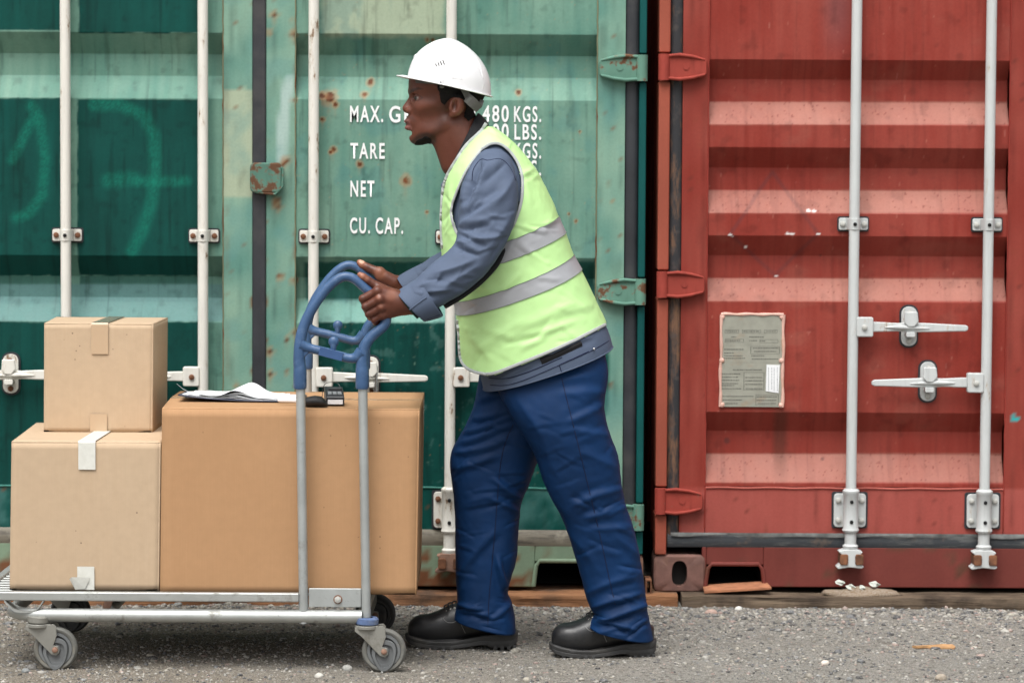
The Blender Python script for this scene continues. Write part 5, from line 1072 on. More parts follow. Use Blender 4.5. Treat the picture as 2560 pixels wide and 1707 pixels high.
body = mkobj('body', npmesh('body', np.concatenate(body_V), np.concatenate(body_F), np.concatenate(body_C)), M_SKIN, man, smooth='all')
# eyes
for s_ in (1, -1):
    mb = MB(); mb.ell((0, 0, 0), 12.2, 28, 20); me = mb.mesh('eye'); v = np.array([q.co[:] for q in me.vertices]); look = np.array([-.93, .02, s_ * .18 + .12]); look /= np.linalg.norm(look); dt = (v / 12.2) @ look
    c = np.where((dt > .93)[:, None], np.array([.004, .003, .003]), np.where((dt > .78)[:, None], np.array([.03, .014, .008]), np.array([.24, .19, .17]))); setcol(me, c)
    w_ = H2W(v + np.array([1049.5, 246.5, s_ * 31])); me.vertices.foreach_set('co', w_.astype(np.float32).ravel()); me.update()
    g = NG('eye'); mkobj('eye', me, g.fin(g.attr(), .08, 0, None, .6), body, smooth='all')
# hair and beard: cropped shells grown on the head
M_HAIR = simple('black_hair', (.0065, .0055, .0055), .75, 0, .3, 200, .9, 500, spec=.25)
def shell(name, poly, off, amp, lo, hi, sc, wmin=0):
    def f(p):
        n = noise(p.astype(float), sc, 8, 2); d = head_sdf(p) - off - amp * n; return np.maximum(d, poly_sd(p[:, :2].astype(float), poly) + 3.0 * noise(p.astype(float), .12, 9, 2))
    V, F = surfnet(f, lo, hi, 1.9); mkobj(name, npmesh(name, H2W(V), F), M_HAIR, man, smooth='all')
shell('hair', [(1092, 150), (1092, 205), (1099, 236), (1104, 258), (1113, 264), (1120, 254), (1126, 248), (1140, 246), (1160, 250), (1166, 268), (1160, 292), (1172, 304), (1196, 288), (1240, 270), (1240, 150)], 3.0, 1.6, (1085, 145, -82), (1232, 312, 82), .22)
shell('beard', [(1038, 357), (1050, 347), (1066, 341), (1078, 346), (1080, 357), (1068, 368), (1046, 374), (1034, 368)], 1.0, 1.5, (1020, 325, -40), (1098, 374, 40), .35)

# ---- cloth: lofted rings with folds
def ringpts(F, B, Y, w, n, p=2.2, sag=0.0, th=None):
    t = np.linspace(0, 2 * math.pi, n, endpoint=False) if th is None else th
    f, b = P(*F, Y), P(*B, Y); c, h = (f + b) / 2, (f - b) / 2; co, si = np.cos(t), np.sin(t)
    co = np.sign(co) * np.abs(co) ** (2 / p); si = np.sign(si) * np.abs(si) ** (2 / p)
    return c + co[:, None] * h + si[:, None] * np.array([0, -w, 0]) - (sag * si ** 2)[:, None] * np.array([0, 0, 1])
def cloth(rings, n=120, sub=10, p=2.2):                      # rings: (F, B, Y, w[, sag])
    R0 = np.array([ringpts(r[0], r[1], r[2], r[3], n, p, r[4] if len(r) > 4 else 0) for r in rings])
    return catmull(R0.reshape(len(rings), -1), sub).reshape(-1, n, 3)
def grid_normals(V):
    du = np.gradient(V, axis=0); dv = np.roll(V, -1, 1) - np.roll(V, 1, 1); n = np.cross(du, dv); n /= np.linalg.norm(n, axis=-1, keepdims=True) + 1e-12
    c = V.mean(1, keepdims=True); s = np.sign(((V - c) * n).sum(-1).mean()); return n * s
def folds(V, lst, amp=.0, sc=(12, 12, 12), seed=1, fine=0.0):
    N = grid_normals(V); q = PX(V.reshape(-1, 3)); near = sst(-.05, .45, -N[..., 1]).reshape(-1); d = np.zeros(len(q))
    for x0, y0, x1, y1, sg, a in lst:
        A = np.array([x0, y0], float); e = np.array([x1 - x0, y1 - y0], float); L = np.linalg.norm(e); e /= L; w = q - A; t = w @ e; s = w @ np.array([-e[1], e[0]])
        s = s + 5 * np.sin(t / 40 + x0)                       # folds are never straight
        tap = sst(-sg * 1.5, sg * 2.5, t) * sst(L + sg * 1.5, L - sg * 2.5, t)
        d += 1.35 * a * tap * (np.exp(-(np.abs(s) / (sg * .85)) ** 1.25) - .5 * np.exp(-((s - 1.7 * sg) / (1.2 * sg)) ** 2)) * near
    d = d.reshape(V.shape[:2])
    if amp: d = d + amp * noise(V * np.array(sc), 1, seed, 3)
    if fine: d = d + fine * noise(V * 55, 1, seed + 9, 2) + 2.6 * fine * (.5 - np.abs(noise(V * np.array([17, 17, 11]) + 2.5 * noise(V * 6, 1, seed + 4, 2)[..., None], 1, seed + 12, 2))) * sst(-.1, .5, noise(V * 7, 1, seed + 15, 2))
    return V + N * d[..., None]
def crumple(boxes, seed, a0, sg=(3.5, 6), ang=(-40, 40), ln=(35, 90)):     # short sharp creases inside photo-pixel boxes (x0,y0,x1,y1,count)
    rg = np.random.default_rng(seed); out = []
    for x0, y0, x1, y1, n in boxes:
        for _ in range(n):
            x, y, t, L = rg.uniform(x0, x1), rg.uniform(y0, y1), R(rg.uniform(*ang)), rg.uniform(*ln); out.append((x - L / 2 * math.cos(t), y - L / 2 * math.sin(t), x + L / 2 * math.cos(t), y + L / 2 * math.sin(t), rg.uniform(*sg), a0 * rg.uniform(.4, 1) * rg.choice([-1, 1])))
    return out
def fabric(name, col, rough, sheen=.0, weave=900, wb=.12, var=.10, spec=.3):
    g = NG(name); n = g.noise(9, 5, .6); w = g.noise(weave, 2)
    c = g.mix(g.ramp(n, .3, .7), tuple(x * (1 - var) for x in col), tuple(min(1, x * (1 + var)) for x in col)); c = g.mix(g.ramp(w, .3, .7, 0, .18), c, tuple(x * .55 for x in col))
    kw = {'Sheen Weight': sheen, 'Sheen Roughness': .4} if sheen else {}
    return g.fin(c, rough, 0, g.bump(w, wb, .0008), spec, **kw)
M_NAVYT = fabric('navy_trouser_cotton', lin(8, 44, 84), .62, .0, 900, .12, .18, .2)
M_SLATE = fabric('slate_jacket_cotton', lin(82, 94, 115), .75, .0, 800, .15, .08, .25)
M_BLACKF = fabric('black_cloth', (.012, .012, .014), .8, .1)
M_VEST = fabric('lime_vest_polyester', (.53, .83, .345), .5, .0, 1000, .06, .04, .4)
M_REFL = fabric('silver_reflective_tape', (.36, .37, .39), .42, .0, 1200, .05, .04, .5)
M_PIPE = fabric('grey_piping', (.40, .42, .42), .6, .0, 900, .1, .05)
def hemline(name, V, row, mat, par, r=.002):                 # rolled edge along a ring
    mb = MB(); ring = V[row]; mb.tube(np.concatenate([ring, ring[:1]]), r, 6, caps=False); mb.build(name, mat, par)

# trousers: two legs and the seat
NL = [((1232, 905), (1500, 850), 8.09, .085), ((1248, 975), (1518, 930), 8.085, .102), ((1284, 1045), (1508, 1015), 8.075, .113), ((1317, 1097), (1522, 1084), 8.075, .112), ((1341, 1142), (1542, 1142), 8.08, .106), ((1360, 1200), (1552, 1215), 8.085, .100), ((1384, 1250), (1562, 1262), 8.09, .096), ((1407, 1292), (1577, 1306), 8.095, .093), ((1427, 1345), (1591, 1362), 8.10, .089), ((1442, 1395), (1601, 1415), 8.105, .086), ((1456, 1445), (1608, 1462), 8.108, .084), ((1467, 1488), (1613, 1505), 8.11, .083), ((1480, 1520), (1617, 1535), 8.112, .082), ((1488, 1532), (1622, 1556), 8.113, .083), ((1478, 1548), (1627, 1578), 8.114, .085, .004), ((1472, 1561), (1630, 1594), 8.115, .086, .008)]
FL = [((1205, 915), (1420, 880), 8.24, .108), ((1196, 965), (1412, 950), 8.245, .112), ((1186, 1015), (1402, 1010), 8.25, .112), ((1165, 1066), (1385, 1068), 8.25, .108), ((1137, 1116), (1356, 1122), 8.25, .104), ((1128, 1152), (1338, 1162), 8.25, .100), ((1131, 1195), (1320, 1212), 8.25, .097), ((1137, 1245), (1302, 1254), 8.25, .092), ((1140, 1292), (1297, 1292), 8.25, .089), ((1141, 1340), (1293, 1340), 8.25, .087), ((1142, 1390), (1289, 1392), 8.25, .085), ((1143, 1440), (1274, 1446), 8.25, .083), ((1145, 1478), (1266, 1482), 8.25, .082), ((1146, 1504), (1277, 1508), 8.25, .082), ((1140, 1526), (1284, 1545), 8.25, .083, .003), ((1136, 1541), (1287, 1578), 8.25, .084, .006)]
tro = bpy.data.objects.new('trousers', None); COL.objects.link(tro); tro.location = tuple(P(1350, 950, YB)); setpar(tro, man)
foldN = [(1508, 1010, 1420, 1050, 9, .006), (1512, 985, 1400, 985, 12, .005), (1530, 1090, 1430, 1085, 10, .004), (1548, 1170, 1440, 1130, 12, .004), (1555, 1220, 1430, 1265, 10, .006), (1570, 1265, 1460, 1290, 8, .005), (1585, 1310, 1470, 1330, 9, .004), (1300, 1000, 1350, 1090, 14, .004), (1340, 1060, 1400, 1190, 16, .003),
         (1470, 1480, 1590, 1440, 10, .005), (1484, 1522, 1600, 1478, 8, .008), (1500, 1545, 1618, 1516, 8, .009), (1490, 1556, 1590, 1572, 7, .006), (1420, 1330, 1500, 1430, 14, .003), (1540, 1345, 1600, 1400, 10, .004), (1480, 940, 1390, 960, 14, .005)]
foldF = [(1178, 1050, 1290, 1015, 7, .006), (1160, 1080, 1300, 1035, 7, .007), (1148, 1105, 1290, 1062, 8, .007), (1140, 1135, 1270, 1095, 8, .006), (1135, 1168, 1240, 1140, 9, .005), (1300, 1250, 1236, 1190, 8, .008), (1298, 1285, 1222, 1245, 8, .007), (1165, 1260, 1250, 1225, 12, .004), (1150, 1440, 1236, 1325, 10, .006), (1240, 1390, 1262, 1470, 7, .007), (1270, 1470, 1245, 1400, 6, .005), (1148, 1505, 1205, 1520, 7, .009), (1150, 1528, 1230, 1545, 6, .006), (1276, 1505, 1225, 1545, 7, .006), (1200, 1000, 1290, 980, 9, .006)]
legV = []
foldN += crumple([(1330, 960, 1510, 1080, 9), (1400, 1180, 1580, 1330, 12), (1480, 1480, 1620, 1590, 14), (1380, 1080, 1540, 1200, 5), (1450, 1340, 1600, 1480, 6)], 4, .0026, ang=(-55, 35)); foldF += crumple([(1150, 1030, 1300, 1120, 10), (1140, 1160, 1310, 1300, 12), (1145, 1470, 1285, 1575, 12), (1150, 1320, 1290, 1460, 6)], 5, .0026, ang=(-60, 30))
for nm, rg_, fd, sd in (('trouser_leg', NL, foldN, 3), ('trouser_leg', FL, foldF, 5)):
    V = folds(cloth(rg_, 168, 14, 2.7), [(*f_[:5], f_[5] * .95) for f_ in fd], .0018, (9, 9, 5), sd, .0011); legV.append(V)
    o = mkobj(nm, gridmesh(nm, V, wrap=True), M_NAVYT, tro, smooth='all'); sm = o.modifiers.new('s', 'SOLIDIFY'); sm.thickness = .003; sm.offset = -1
    hemline('hem', V, -1, M_NAVYT, o, .0022)
V = cloth([((1262, 905), (1512, 850), YB, .15), ((1268, 960), (1506, 930), YB, .15), ((1300, 1010), (1490, 1000), YB, .13), ((1340, 1060), (1455, 1055), YB, .08)], 80, 8, 2.4); mkobj('seat', gridmesh('seat', V, wrap=True), M_NAVYT, tro, smooth='all')
def surf_line(name, V, pts, r, mat, par, lift=.001, flat=1.0, k=8, far=False):   # a seam or piping laid on the near side of a cloth
    vv = V.reshape(-1, 3); N = grid_normals(V).reshape(-1, 3); sel = N[:, 1] < .05; vv = vv[sel]; q = PX(vv); out = []
    nn_ = N[sel]
    for p in catmull(np.asarray(pts, float), k):
        dd = np.hypot(q[:, 0] - p[0], q[:, 1] - p[1]); c_ = np.flatnonzero(dd < max(5.5, dd.min() + 1.5)); c_ = c_[vv[c_, 1] < vv[c_, 1].min() + .03]
        w = 1 / (dd[c_] + .6) ** 2; w /= w.sum(); pos = w @ vv[c_]; nv_ = w @ nn_[c_]; yy = pos[1] + nv_[1] * lift; t = P(p[0], p[1], yy); out.append(t + nv_ * lift - np.array([0, .0006, 0]))
    out = np.array(out)
    mb = MB(); mb.tube(out, r, 8, flat=flat); return mb.build(name, mat, par)
M_SEAM = fabric('dark_navy_seam', lin(12, 24, 56), .7)
surf_line('side_seam', legV[0], [(1404, 945), (1420, 1010), (1440, 1090), (1462, 1180), (1484, 1270), (1505, 1360), (1522, 1440), (1538, 1510)], .0013, M_SEAM, tro, .0012)
surf_line('side_seam', legV[1], [(1283, 1060), (1262, 1110), (1250, 1170), (1243, 1250), (1236, 1340), (1228, 1430), (1222, 1500), (1220, 1560)], .0013, M_SEAM, tro, .0012)

# jacket body, hem, collar
TOR = [((1148, 960), (1514, 806), YB, .208, .016), ((1148, 890), (1488, 752), YB, .208, .016), ((1142, 784), (1452, 674), YB, .205, .018), ((1134, 750), (1433, 637), YB, .204, .018), ((1112, 690), (1413, 582), YB, .203, .016), ((1106, 648), (1395, 542), YB, .202, .014), ((1103, 590), (1378, 500), YB, .200, .010), ((1103, 545), (1360, 463), YB, .198, .006), ((1105, 500), (1341, 426), YB, .194, .002), ((1112, 456), (1315, 391), YB, .186, 0), ((1126, 420), (1290, 362), YB, .172, 0), ((1150, 384), (1266, 341), YB, .146, 0), ((1178, 350), (1248, 328), YB, .112, 0), ((1200, 328), (1232, 317), YB, .07, 0)]
shr = lambda r, k, dw: ((r[0][0] + k, r[0][1] - k * .3), (r[1][0] - k, r[1][1] + k * .3), r[2], r[3] - dw, r[4])
JT = [((1208, 972), (1532, 866), YB, .196, .012), ((1203, 950), (1527, 845), YB, .198, .013), ((1196, 926), (1517, 819), YB, .199, .014), ((1176, 910), (1504, 796), YB, .198, .014)] + [shr(r, 7, .012) for r in TOR[1:]]
jk = bpy.data.objects.new('jacket', None); COL.objects.link(jk); jk.location = tuple(P(1300, 700, YB)); setpar(jk, man)
V = folds(cloth(JT, 140, 8, 2.5), [(1230, 950, 1330, 915, 6, .003), (1370, 890, 1480, 840, 6, .003)], .0025, (10, 10, 10), 11, .0004); o = mkobj('jacket_body', gridmesh('jacket_body', V, wrap=True), M_SLATE, jk, smooth='all'); sm = o.modifiers.new('s', 'SOLIDIFY'); sm.thickness = .003; sm.offset = -1; jV = V
hemline('jacket_hem', V, 0, M_SLATE, o, .0022)
surf_line('hem_stitch', V, [(1225, 962), (1262, 963), (1310, 950), (1400, 912), (1480, 876), (1522, 852)], .0010, M_SEAM, o, 0); surf_line('hem_welt', V, [(1222, 945), (1270, 945), (1330, 926), (1405, 893)], .0012, M_SEAM, o, 0)
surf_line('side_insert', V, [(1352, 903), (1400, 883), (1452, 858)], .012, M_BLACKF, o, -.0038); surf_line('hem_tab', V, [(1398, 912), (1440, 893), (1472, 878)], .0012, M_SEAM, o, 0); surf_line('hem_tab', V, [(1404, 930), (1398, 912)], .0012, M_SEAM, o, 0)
q = P(1485, 872, 8.0); vv = V.reshape(-1, 3); qq = PX(vv); sel = vv[:, 1] < YB; i = np.argmin(np.hypot(qq[:, 0] - 1485, qq[:, 1] - 872) + 1e4 * ~sel); mb = MB(); mb.ell(P(1485, 872, vv[i, 1] - .006), (.0035, .003, .0035), 12, 8); mb.build('snap_button', simple('snap_metal', (.6, .6, .6), .3, 1.0), o)
# collar: standing black band round the neck, folded outwards
CO = [((1108, 470), (1226, 322), YB, .096), ((1108, 456), (1217, 304), YB, .084), ((1111, 446), (1206, 291), YB, .076), ((1116, 440), (1197, 284), YB, .070), ((1121, 440), (1193, 287), YB, .066), ((1126, 452), (1194, 305), YB, .064)]
V = folds(cloth(CO, 100, 6, 2.1), [], .0012, (14, 14, 14), 15); o = mkobj('collar', gridmesh('collar', V, wrap=True), M_BLACKF, jk, smooth='all')
m = MB(); a = [P(*q, YB - .03) for q in ((1101, 462), (1112, 448), (1114, 476), (1108, 482))]; m.loft([[x for x in a], [x + np.array([0, .06, 0]) for x in a]]); m.build('collar_tip', M_SLATE, jk, .003)
# sleeves
SN_ = [((1208, 376), (1254, 374), 8.03, .045), ((1192, 392), (1276, 398), 7.995, .072), ((1171, 425), (1289, 438), 7.970, .084), ((1153, 468), (1296, 488), 7.948, .086), ((1147, 520), (1291, 540), 7.925, .084), ((1144, 570), (1272, 592), 7.905, .080), ((1137, 606), (1244, 644), 7.890, .076), ((1116, 630), (1208, 692), 7.878, .070), ((1086, 654), (1162, 730), 7.866, .065), ((1060, 678), (1120, 756), 7.856, .062), ((1040, 698), (1090, 774), 7.85, .060), ((1025, 708), (1072, 784), 7.848, .058)]
foldS = [(1205, 405, 1158, 505, 8, -.010), (1224, 410, 1176, 500, 10, .006), (1268, 412, 1206, 455, 10, -.006), (1282, 440, 1228, 520, 13, .005), (1216, 508, 1160, 548, 9, -.008), (1258, 478, 1150, 572, 11, .006), (1222, 562, 1160, 580, 8, -.007), (1240, 590, 1150, 607, 9, .006), (1215, 612, 1150, 592, 7, -.007), (1196, 634, 1138, 620, 7, -.007), (1090, 684, 1185, 645, 9, .005), (1105, 716, 1200, 668, 10, .004), (1062, 700, 1120, 705, 8, -.005), (1070, 735, 1130, 722, 8, .004), (1045, 720, 1085, 745, 7, -.004), (1270, 540, 1225, 610, 12, .004)]
foldS += crumple([(1160, 420, 1290, 560, 9), (1140, 560, 1260, 660, 10), (1050, 660, 1190, 740, 9)], 7, .0024, (3.5, 6), (-70, 20), (30, 80))
SFr = [((1165, 420), (1262, 425), 8.30, .06), ((1150, 480), (1262, 505), 8.34, .075), ((1138, 550), (1238, 590), 8.39, .075), ((1126, 606), (1200, 665), 8.425, .070), ((1106, 626), (1160, 700), 8.44, .066), ((1080, 641), (1128, 722), 8.45, .062), ((1054, 660), (1102, 738), 8.46, .060), ((1035, 670), (1085, 748), 8.465, .056)]
for rg_, fd, sd, cuff in ((SN_, foldS, 21, [((1047, 692), (1108, 788), 7.852, .066), ((1043, 695), (1104, 793), 7.852, .0665), ((1018, 711), (1082, 800), 7.848, .0635), ((993, 727), (1064, 804), 7.842, .060), ((991, 730), (1061, 803), 7.842, .057), ((1000, 731), (1058, 794), 7.843, .053), ((1020, 722), (1070, 786), 7.846, .050)]),
                          (SFr, [(1100, 650, 1140, 635, 8, .005), (1060, 670, 1100, 655, 8, .005)], 23, [((1052, 658), (1108, 744), 8.465, .066), ((1049, 661), (1105, 748), 8.465, .066), ((1020, 676), (1075, 756), 8.47, .063), ((995, 691), (1048, 766), 8.475, .060), ((993, 693), (1046, 765), 8.475, .057), ((1004, 694), (1048, 755), 8.474, .052), ((1024, 688), (1062, 745), 8.47, .050)])):
    V = folds(cloth(rg_, 140, 14, 2.35), [(*f_[:5], f_[5] * 1.1) for f_ in fd], .0020, (12, 12, 12), sd, .0009); mb = MB(); o = mkobj('sleeve', gridmesh('sleeve', V, wrap=True), M_SLATE, jk, smooth='all')
    if cuff[0][2] < 8: sV = V
    mb = MB(); mb.loft([V[0], V[0].mean(0) + (V[0] - V[0].mean(0)) * .02 + np.array([0, 0, .004])], caps=False); mb.build('sleeve_head', M_SLATE, o)
    V = folds(cloth(cuff, 90, 6, 2.0), [], .0012, (16, 16, 16), sd + 1); o2 = mkobj('cuff', gridmesh('cuff', V, wrap=True), M_SLATE, jk, smooth='all'); cV = V
    if cuff[0][2] < 8:
        surf_line('cuff_fold', V, [(1024, 774), (1045, 758), (1066, 743)], .0018, M_SLATE, o2, .0003); surf_line('cuff_stitch', V, [(1062, 799), (1082, 793), (1100, 786)], .0009, M_SEAM, o2, 0)
        m = MB(); V2 = cloth([((1002, 728), (1050, 790), 7.843, .051), ((996, 731), (1046, 795), 7.842, .051), ((994, 733), (1043, 797), 7.842, .048)], 60, 3, 2.0); mkobj('inner_cuff', gridmesh('inner_cuff', V2, wrap=True), fabric('dark_green_lining', (.014, .035, .03), .8), jk, smooth='all')
surf_line('shoulder_seam', sV, [(1180, 452), (1183, 425), (1196, 404), (1206, 398), (1220, 401), (1245, 397), (1262, 404), (1278, 424), (1290, 452)], .0011, M_SEAM, jk, 0)
m = MB(); pts = [P(x, y, Y) for x, y, Y in ((1300, 505, 7.985), (1295, 545, 7.975), (1281, 588, 7.965), (1258, 634, 7.955), (1230, 674, 7.945), (1194, 710, 7.93), (1154, 740, 7.91), (1112, 765, 7.89))]; m.tube(catmull(pts, 5), .0085, 10); m.build('underarm_strip', M_BLACKF, jk)  # black tube laid along the sleeve's lower back edge

# ---- safety vest: body with armholes cut out, trimmed front corner, two reflective bands, grey piping
vest = bpy.data.objects.new('safety_vest', None); COL.objects.link(vest); vest.location = tuple(P(1320, 700, YB)); setpar(vest, man)
SUBV = 16; foldV = crumple([(1160, 800, 1480, 920, 16), (1160, 690, 1440, 790, 8), (1280, 560, 1400, 650, 6), (1300, 420, 1380, 560, 4), (1110, 440, 1135, 620, 4), (1220, 320, 1290, 380, 3)], 6, .0024, (3.5, 7), (-70, 50), (30, 110)) + [(1180, 880, 1320, 800, 12, .003), (1250, 860, 1420, 760, 14, .003), (1170, 840, 1230, 900, 10, .003), (1290, 575, 1250, 690, 12, .004), (1300, 600, 1340, 660, 12, .003), (1250, 730, 1300, 690, 8, .003), (1350, 590, 1390, 520, 14, .002), (1300, 870, 1440, 800, 9, .002), (1160, 700, 1230, 720, 9, .003), (1310, 430, 1330, 520, 14, .003), (1390, 790, 1480, 760, 10, .002), (1130, 470, 1118, 600, 8, .003), (1200, 820, 1270, 850, 7, .002), (1340, 700, 1400, 700, 7, .002)]
nv = 200; V0 = cloth(TOR, nv, SUBV, 2.5); Vv = folds(V0, foldV, .0024, (7, 7, 7), 31, .0010)
sym = Vv.copy(); sym[..., 1] = YB - np.abs(sym[..., 1] - YB); q = PX(sym.reshape(-1, 3))
ARM = catmull([(1203, 374), (1228, 360), (1252, 362), (1274, 379), (1294, 408), (1305, 444), (1305, 490), (1296, 530), (1276, 575), (1240, 606), (1190, 612), (1150, 592), (1132, 555), (1129, 522), (1140, 485), (1167, 425)], 4, True)
arm_in = poly_sd(q, ARM) < 0
neck_out = poly_sd(q, [(1214, 312), (1195, 337), (1167, 364), (1145, 396), (1125, 428), (1112, 456), (1060, 470), (1100, 200), (1240, 200), (1240, 312)]) < 0
corner = poly_sd(q, [(1100, 880), (1149, 880), (1153, 901), (1166, 918), (1187, 929), (1220, 936), (1220, 1020), (1100, 1020)]) < 0
hem_out = poly_sd(q, [(1200, 937), (1240, 933), (1300, 910), (1360, 886), (1420, 860), (1470, 835), (1516, 811), (1560, 790), (1560, 1100), (1200, 1100)]) < 0
kill = (arm_in | neck_out | corner | hem_out).reshape(Vv.shape[:2]); N = grid_normals(Vv)
k4 = kill[:-1] & kill[1:] & np.roll(kill, -1, 1)[:-1] & np.roll(kill, -1, 1)[1:]
o = mkobj('vest_body', gridmesh('vest_body', Vv, ~k4, wrap=True), M_VEST, vest, smooth='all'); sm = o.modifiers.new('s', 'SOLIDIFY'); sm.thickness = .0015; sm.offset = 1
for a, b in ((2, 3), (4, 5)):
    rows = slice(a * SUBV, b * SUBV + 1); Vs = (Vv + N * .0032)[rows]; k = k4[a * SUBV:b * SUBV]; o = mkobj('reflective_band', gridmesh('reflective_band', Vs, ~k, wrap=True), M_REFL, vest, smooth='all')
M_STITCH = fabric('band_stitching', (.20, .24, .20), .7)
for a in (2, 3, 4, 5):
    row = (Vv + N * .0038)[a * SUBV]; sel_ = (row[:, 1] < YB) & ~kill[a * SUBV]; i_ = np.flatnonzero(sel_); mb = MB(); mb.tube(row[i_], .0009, 5); mb.build('band_stitch', M_STITCH, vest)
surf_line('armhole_piping', Vv, list(ARM[::4]) + [ARM[0]], .0042, M_PIPE, vest, .001, .6)
surf_line('neck_piping', Vv, [(1216, 310), (1207, 326), (1195, 338), (1167, 365), (1146, 396), (1126, 428), (1114, 455), (1108, 482), (1105, 520), (1104, 560), (1107, 620)], .0052, M_PIPE, vest, .002, .8)
surf_line('front_piping', Vv, [(1145, 800), (1149, 840), (1151, 880), (1155, 901), (1167, 918), (1188, 929), (1216, 935)], .0048, M_PIPE, vest, .002, .8)
surf_line('hem_piping', Vv, [(1210, 935), (1240, 931), (1300, 908), (1360, 884), (1420, 858), (1470, 833), (1513, 811)], .0046, M_PIPE, vest, .001, .6)

# ---- shoes
M_LEATHER = simple('black_leather', (.011, .0115, .013), .36, 0, .2, 30, .25, 380, dirt=(.05, .048, .045), dscale=12, damt=.35)
M_SOLE = simple('dark_rubber_sole', (.035, .035, .035), .6, 0, .2, 25, .2, 150, dirt=(.10, .09, .075), dscale=16, damt=.5)
M_THREAD = simple('grey_thread', (.22, .22, .22), .8)
def shoe(X0, X1, Y, ys, far):
    sh = bpy.data.objects.new('shoe', None); COL.objects.link(sh)
    a, b = P(X0, ys, Y), P(X1, ys, Y); sh.location = ((a[0] + b[0]) / 2, Y, 0); setpar(sh, man); L = b[0] - a[0]; x0 = a[0]
    st = [(.015, .062, .016, .020), (.03, .073, .028, .020), (.07, .086, .038, .018), (.13, .093, .046, .015), (.20, .096, .050, .013), (.28, .104, .051, .012), (.35, .116, .049, .013), (.40, .124, .047, .015), (.50, .128, .043, .022), (.62, .120, .040, .031), (.75, .105, .040, .036), (.88, .098, .040, .037), (.96, .090, .034, .039), (.985, .082, .022, .040)]
    n = 36; rings = []
    for t, top, w, bot in st:
        th = np.linspace(0, 2 * math.pi, n, endpoint=False); co, si = np.cos(th), np.sin(th); zc, hz_ = (top + bot) / 2, (top - bot) / 2
        z = zc + hz_ * np.sign(si) * np.abs(si) ** .8; yv = w * np.sign(co) * np.abs(co) ** .75 * np.where(si > 0, 1 - .25 * si ** 2 * (1 if .3 < t < .6 else .3), 1)
        rings.append(np.stack([np.full(n, x0 + t * L), Y + yv, z], -1))
    V = catmull(np.array(rings).reshape(len(st), -1), 5).reshape(-1, n, 3); mb = MB(); mb.loft(list(V)); up_ = mb.build('upper', M_LEATHER, sh, smooth='all')
    # sole: plan outline, thick band with a raised rim line
    out = [(0, .006), (.01, .022), (.04, .037), (.10, .047), (.20, .0535), (.30, .0545), (.42, .050), (.55, .045), (.70, .044), (.85, .045), (.95, .040), (.985, .028), (1.0, .008)]
    tt = np.linspace(0, 1, 60); wv = np.interp(tt, [o_[0] for o_ in out], [o_[1] for o_ in out]); topz = np.interp(tt, [0, .1, .25, .4, .55, .7, .85, 1], [.040, .031, .024, .022, .030, .040, .044, .050]); botz = np.interp(tt, [0, .06, .2, .42, .55, .66, .74, .76, .95, 1], [.020, .010, .003, .002, .006, .012, .012, .006, .006, .016])
    ring = []
    def lvl(f, grow): # closed loop at fractional height
        z = botz + (topz - botz) * f; near_ = np.stack([x0 + (tt - .5) * L * (1 + grow * .5) + L / 2, Y - wv * (1 + grow), z], -1); far_ = np.stack([x0 + (tt - .5) * L * (1 + grow * .5) + L / 2, Y + wv * (1 + grow), z], -1)[::-1]; return np.concatenate([near_, far_])
    m_ = MB(); m_.loft([lvl(0, -.02), lvl(.06, .02), lvl(.45, .035), lvl(.5, .02), lvl(.55, .035), lvl(.92, .045), lvl(1.0, .02), lvl(1.0, -.12)]); so = m_.build('sole', M_SOLE, sh)
    for t in (.10, .17, .24, .31, .38, .78, .84, .90, .95):
        w = np.interp(t, tt, wv); z = np.interp(t, tt, botz); m_ = MB(); m_.box(x0 + (t + .012) * L, x0 + (t + .045) * L, Y - w * 1.03, Y + w * 1.03, max(-.002, z - .006), z + .006); m_.build('tread_lug', M_SOLE, so, .0012)
    # laces, stitching
    for k, (t, zz_) in enumerate(((.36, .119), (.395, .125), (.43, .129))):
        m_ = MB(); xa = x0 + t * L; pts = [(xa + .006 * math.sin(q * 3), Y + .026 * q, zz_ + .0035 - .013 * abs(q) ** 2.2) for q in np.linspace(-1, 1, 11)]; m_.tube(pts, .0022, 8); m_.build('lace', M_BLACKF, sh)
        m_ = MB(); m_.ell((xa + .002, Y - .027, zz_ - .012), (.0035, .002, .0035), 10, 6); m_.build('eyelet', M_BOLT, sh)
    def line(pts): # stitched line on near side of the upper
        m_ = MB(); vv = V.reshape(-1, 3); vv = vv[vv[:, 1] < Y]; o_ = []
        for t, z in pts: i = np.argmin(np.hypot(vv[:, 0] - (x0 + t * L), (vv[:, 2] - z))); o_.append((x0 + t * L, vv[i, 1] - .0006, z))
        m_.tube(catmull(o_, 4), .0008, 6); m_.build('stitching', M_THREAD, sh)
    line([(.315, .106), (.335, .090), (.37, .080), (.42, .078), (.455, .084), (.47, .092)]); line([(.465, .092), (.50, .070), (.535, .046)])
    return sh
shoe(1375, 1638, 8.118, 1630, False); shoe(1016, 1292, 8.258, 1610, True)

